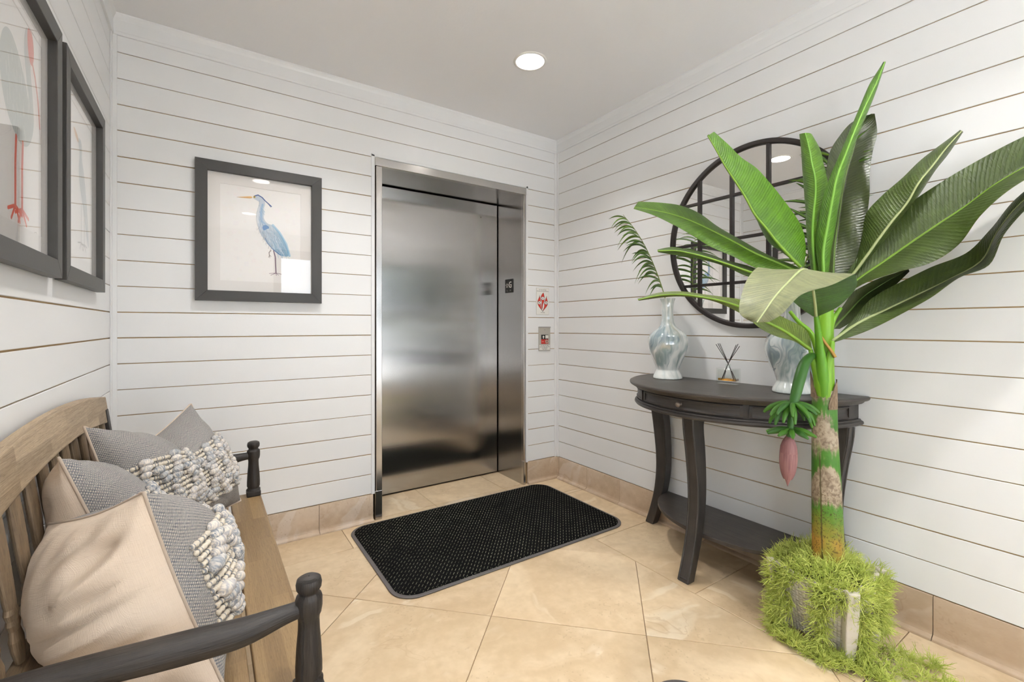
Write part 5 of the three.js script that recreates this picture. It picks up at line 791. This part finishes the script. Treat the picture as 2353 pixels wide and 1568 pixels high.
{
  const pos = [], uv = [], idx = [], N = 24, hw = (y) => lerp(0.108, 0.131, smooth(0.02, 0.27, y));
  for (let f = 0; f < 4; f++) for (const [inner, d] of [[0, 0], [1, 0.012]]) {
    const base = pos.length / 3, a = f * Math.PI / 2; for (let i = 0; i <= N; i++) for (let j = 0; j <= N; j++) { const y = lerp(0.035, 0.262 - 0.012 * Math.sin(Math.PI * j / N), i / N), h = hw(y) - d, s = (j / N - 0.5) * 2, x0 = h + 0.010 * Math.sin(Math.PI * j / N) * Math.sin(Math.PI * i / N), z0 = s * h; pos.push(x0 * Math.cos(a) - z0 * Math.sin(a), y, x0 * Math.sin(a) + z0 * Math.cos(a)); uv.push(j / N, i / N); if (i < N && j < N) { const q = base + i * (N + 1) + j; inner ? idx.push(q, q + 1, q + N + 1, q + 1, q + N + 2, q + N + 1) : idx.push(q, q + N + 1, q + 1, q + 1, q + N + 1, q + N + 2); } }
    const rimA = base; if (!inner) for (let j = 0; j < N; j++) { const q = rimA + N * (N + 1) + j, w = q + (N + 1) * (N + 1); idx.push(q, w, q + 1, q + 1, w, w + 1); }
  }
  const pot = part('planter', geo(pos, uv, idx), M.planter, plant, 'whitewashed planter with a woven relief');
  for (const sx of [-1, 1]) for (const sz of [-1, 1]) { const p = prism([[-0.011, 0], [0.011, 0], [0.016, 0.05], [0.02, 0.14], [0.018, 0.27], [-0.018, 0.27], [-0.02, 0.14], [-0.016, 0.05]], 0.03, 0.004).translate(0, 0, -0.015).rotateY(Math.PI / 4 * (sx === sz ? 1 : -1)), q = part('corner_foot', uvBox(p), M.planterPlain, pot); q.position.set(sx * 0.112, 0, sz * 0.112); const m = new THREE.Matrix4().set(1, sx * 0.075, 0, 0, 0, 1, 0, 0, 0, sz * 0.075, 1, 0, 0, 0, 0, 1); q.geometry = q.geometry.clone().applyMatrix4(m); }
  part('pot_base', rbox(-0.1, 0.1, 0.03, 0.042, -0.1, 0.1, 0.004), M.planterPlain, pot);
  part('potting_foam', rbox(-0.112, 0.112, 0.15, 0.235, -0.112, 0.112, 0.02), std({ color: hex('#5d5a2c'), roughness: 1 }), pot);
}
// moss: sprigs of forking strands, heaped on the pot and trailing to the floor
seed = 404;
const sprigs = [0, 1, 2, 3].map(() => { const list = [], strand = (p, d, len, r) => { const q = p.clone(), pts = [p.clone()], dir = d.clone(); for (let i = 0; i < 3; i++) { dir.add(V(rr(-0.35, 0.35), rr(-0.3, 0.3), rr(-0.35, 0.35))).normalize(); q.addScaledVector(dir, len / 3); pts.push(q.clone()); } list.push(taper(pts, [r, r * 0.8, r * 0.35], 5, 4)); return pts; };
  for (let b = 0; b < 4; b++) { const d = V(rr(-1, 1), rr(0.1, 1), rr(-1, 1)).normalize(), m = strand(V(0, 0, 0), d, rr(0.038, 0.06), 0.0014); for (let k = 0; k < 3; k++) strand(m[1 + (k % 2)], d.clone().add(V(rr(-0.9, 0.9), rr(-0.5, 0.9), rr(-0.9, 0.9))).normalize(), rr(0.02, 0.036), 0.0011); } return merge(list); });
M.moss = std({ color: new THREE.Color(1, 1, 1), roughness: 0.8 });
{
  const spots = [], put = (x, y, z, up, s) => spots.push([x, y, z, up, s]);
  for (let i = 0; i < 290; i++) { const a = rr(0, 6.283), r = Math.sqrt(rnd()) * 0.155; put(Math.cos(a) * r, 0.225 + 0.05 * (1 - (r / 0.16) ** 2) + rr(-0.02, 0.025), Math.sin(a) * r, V(Math.cos(a) * 0.4, 0.8, Math.sin(a) * 0.4), rr(0.7, 1.25)); }
  // swags that hang over the rim: [angle round the pot, width, how far down, count, spread at the foot]
  for (const [a0, w, drop, n, flare] of [[2.87, 0.11, 0.24, 85, 0.02], [3.75, 0.28, 0.25, 160, 0.035], [2.08, 0.12, 0.27, 95, 0.02], [1.35, 0.22, 0.16, 60, 0.03], [0.25, 0.5, 0.2, 90, 0.04], [-1.2, 0.9, 0.14, 90, 0.03], [2.5, 0.3, 0.05, 40, 0.01], [0.785, 0.22, 0.12, 80, 0.0]]) for (let i = 0; i < n; i++) {
    const t = Math.pow(rnd(), 0.85), a = a0 + rr(-w, w) * (1 - t * 0.35), sq = 1 / Math.max(Math.abs(Math.cos(a)), Math.abs(Math.sin(a))), r = lerp(0.138, 0.118, t) * Math.min(sq, 1.22) + flare * t * t + rr(0.0, 0.022); put(Math.cos(a) * r, Math.max(0.012, 0.262 - t * drop + rr(-0.01, 0.02)), Math.sin(a) * r, V(Math.cos(a) * 0.8, 0.35 - t * 0.9, Math.sin(a) * 0.8), rr(0.6, 1.1));
  }
  for (const [x0, z0, x1, z1, n, w] of [[-0.17, -0.08, -0.17, 0.08, 110, 0.025], [-0.17, 0.06, -0.09, 0.23, 100, 0.022], [-0.07, 0.15, 0.05, 0.36, 60, 0.02], [0.02, 0.15, 0.12, 0.3, 50, 0.02]]) for (let i = 0; i < n; i++) { const t = rnd(); put(lerp(x0, x1, t) + rr(-w, w), rr(0.006, 0.035) * (1 - t * 0.5), lerp(z0, z1, t) + rr(-w, w), V(rr(-0.5, 0.5), 0.5, rr(-0.5, 0.5)), rr(0.5, 0.9)); }
  const q = new THREE.Quaternion(), spin = new THREE.Quaternion(), col = new THREE.Color(); sprigs.forEach((g, v) => {
    const mine = spots.filter((_, i) => i % 4 === v), m = new THREE.InstancedMesh(g, M.moss, mine.length); m.name = 'moss'; m.castShadow = m.receiveShadow = true; m.userData = { kind: 'stuff', label: 'yellow-green trailing moss' };
    mine.forEach(([x, y, z, up, s], i) => { q.setFromUnitVectors(V(0, 1, 0), up.normalize()).multiply(spin.setFromAxisAngle(V(0, 1, 0), rr(0, 6.283))); m.setMatrixAt(i, new THREE.Matrix4().compose(V(x, y, z), q, V(s, s, s))); const k = rnd(); m.setColorAt(i, col.setRGB(lerp(0.39, 0.69, k), lerp(0.47, 0.74, k), lerp(0.07, 0.19, k))); });
    plant.add(m);
  });
}
renderer.render(scene, camera);
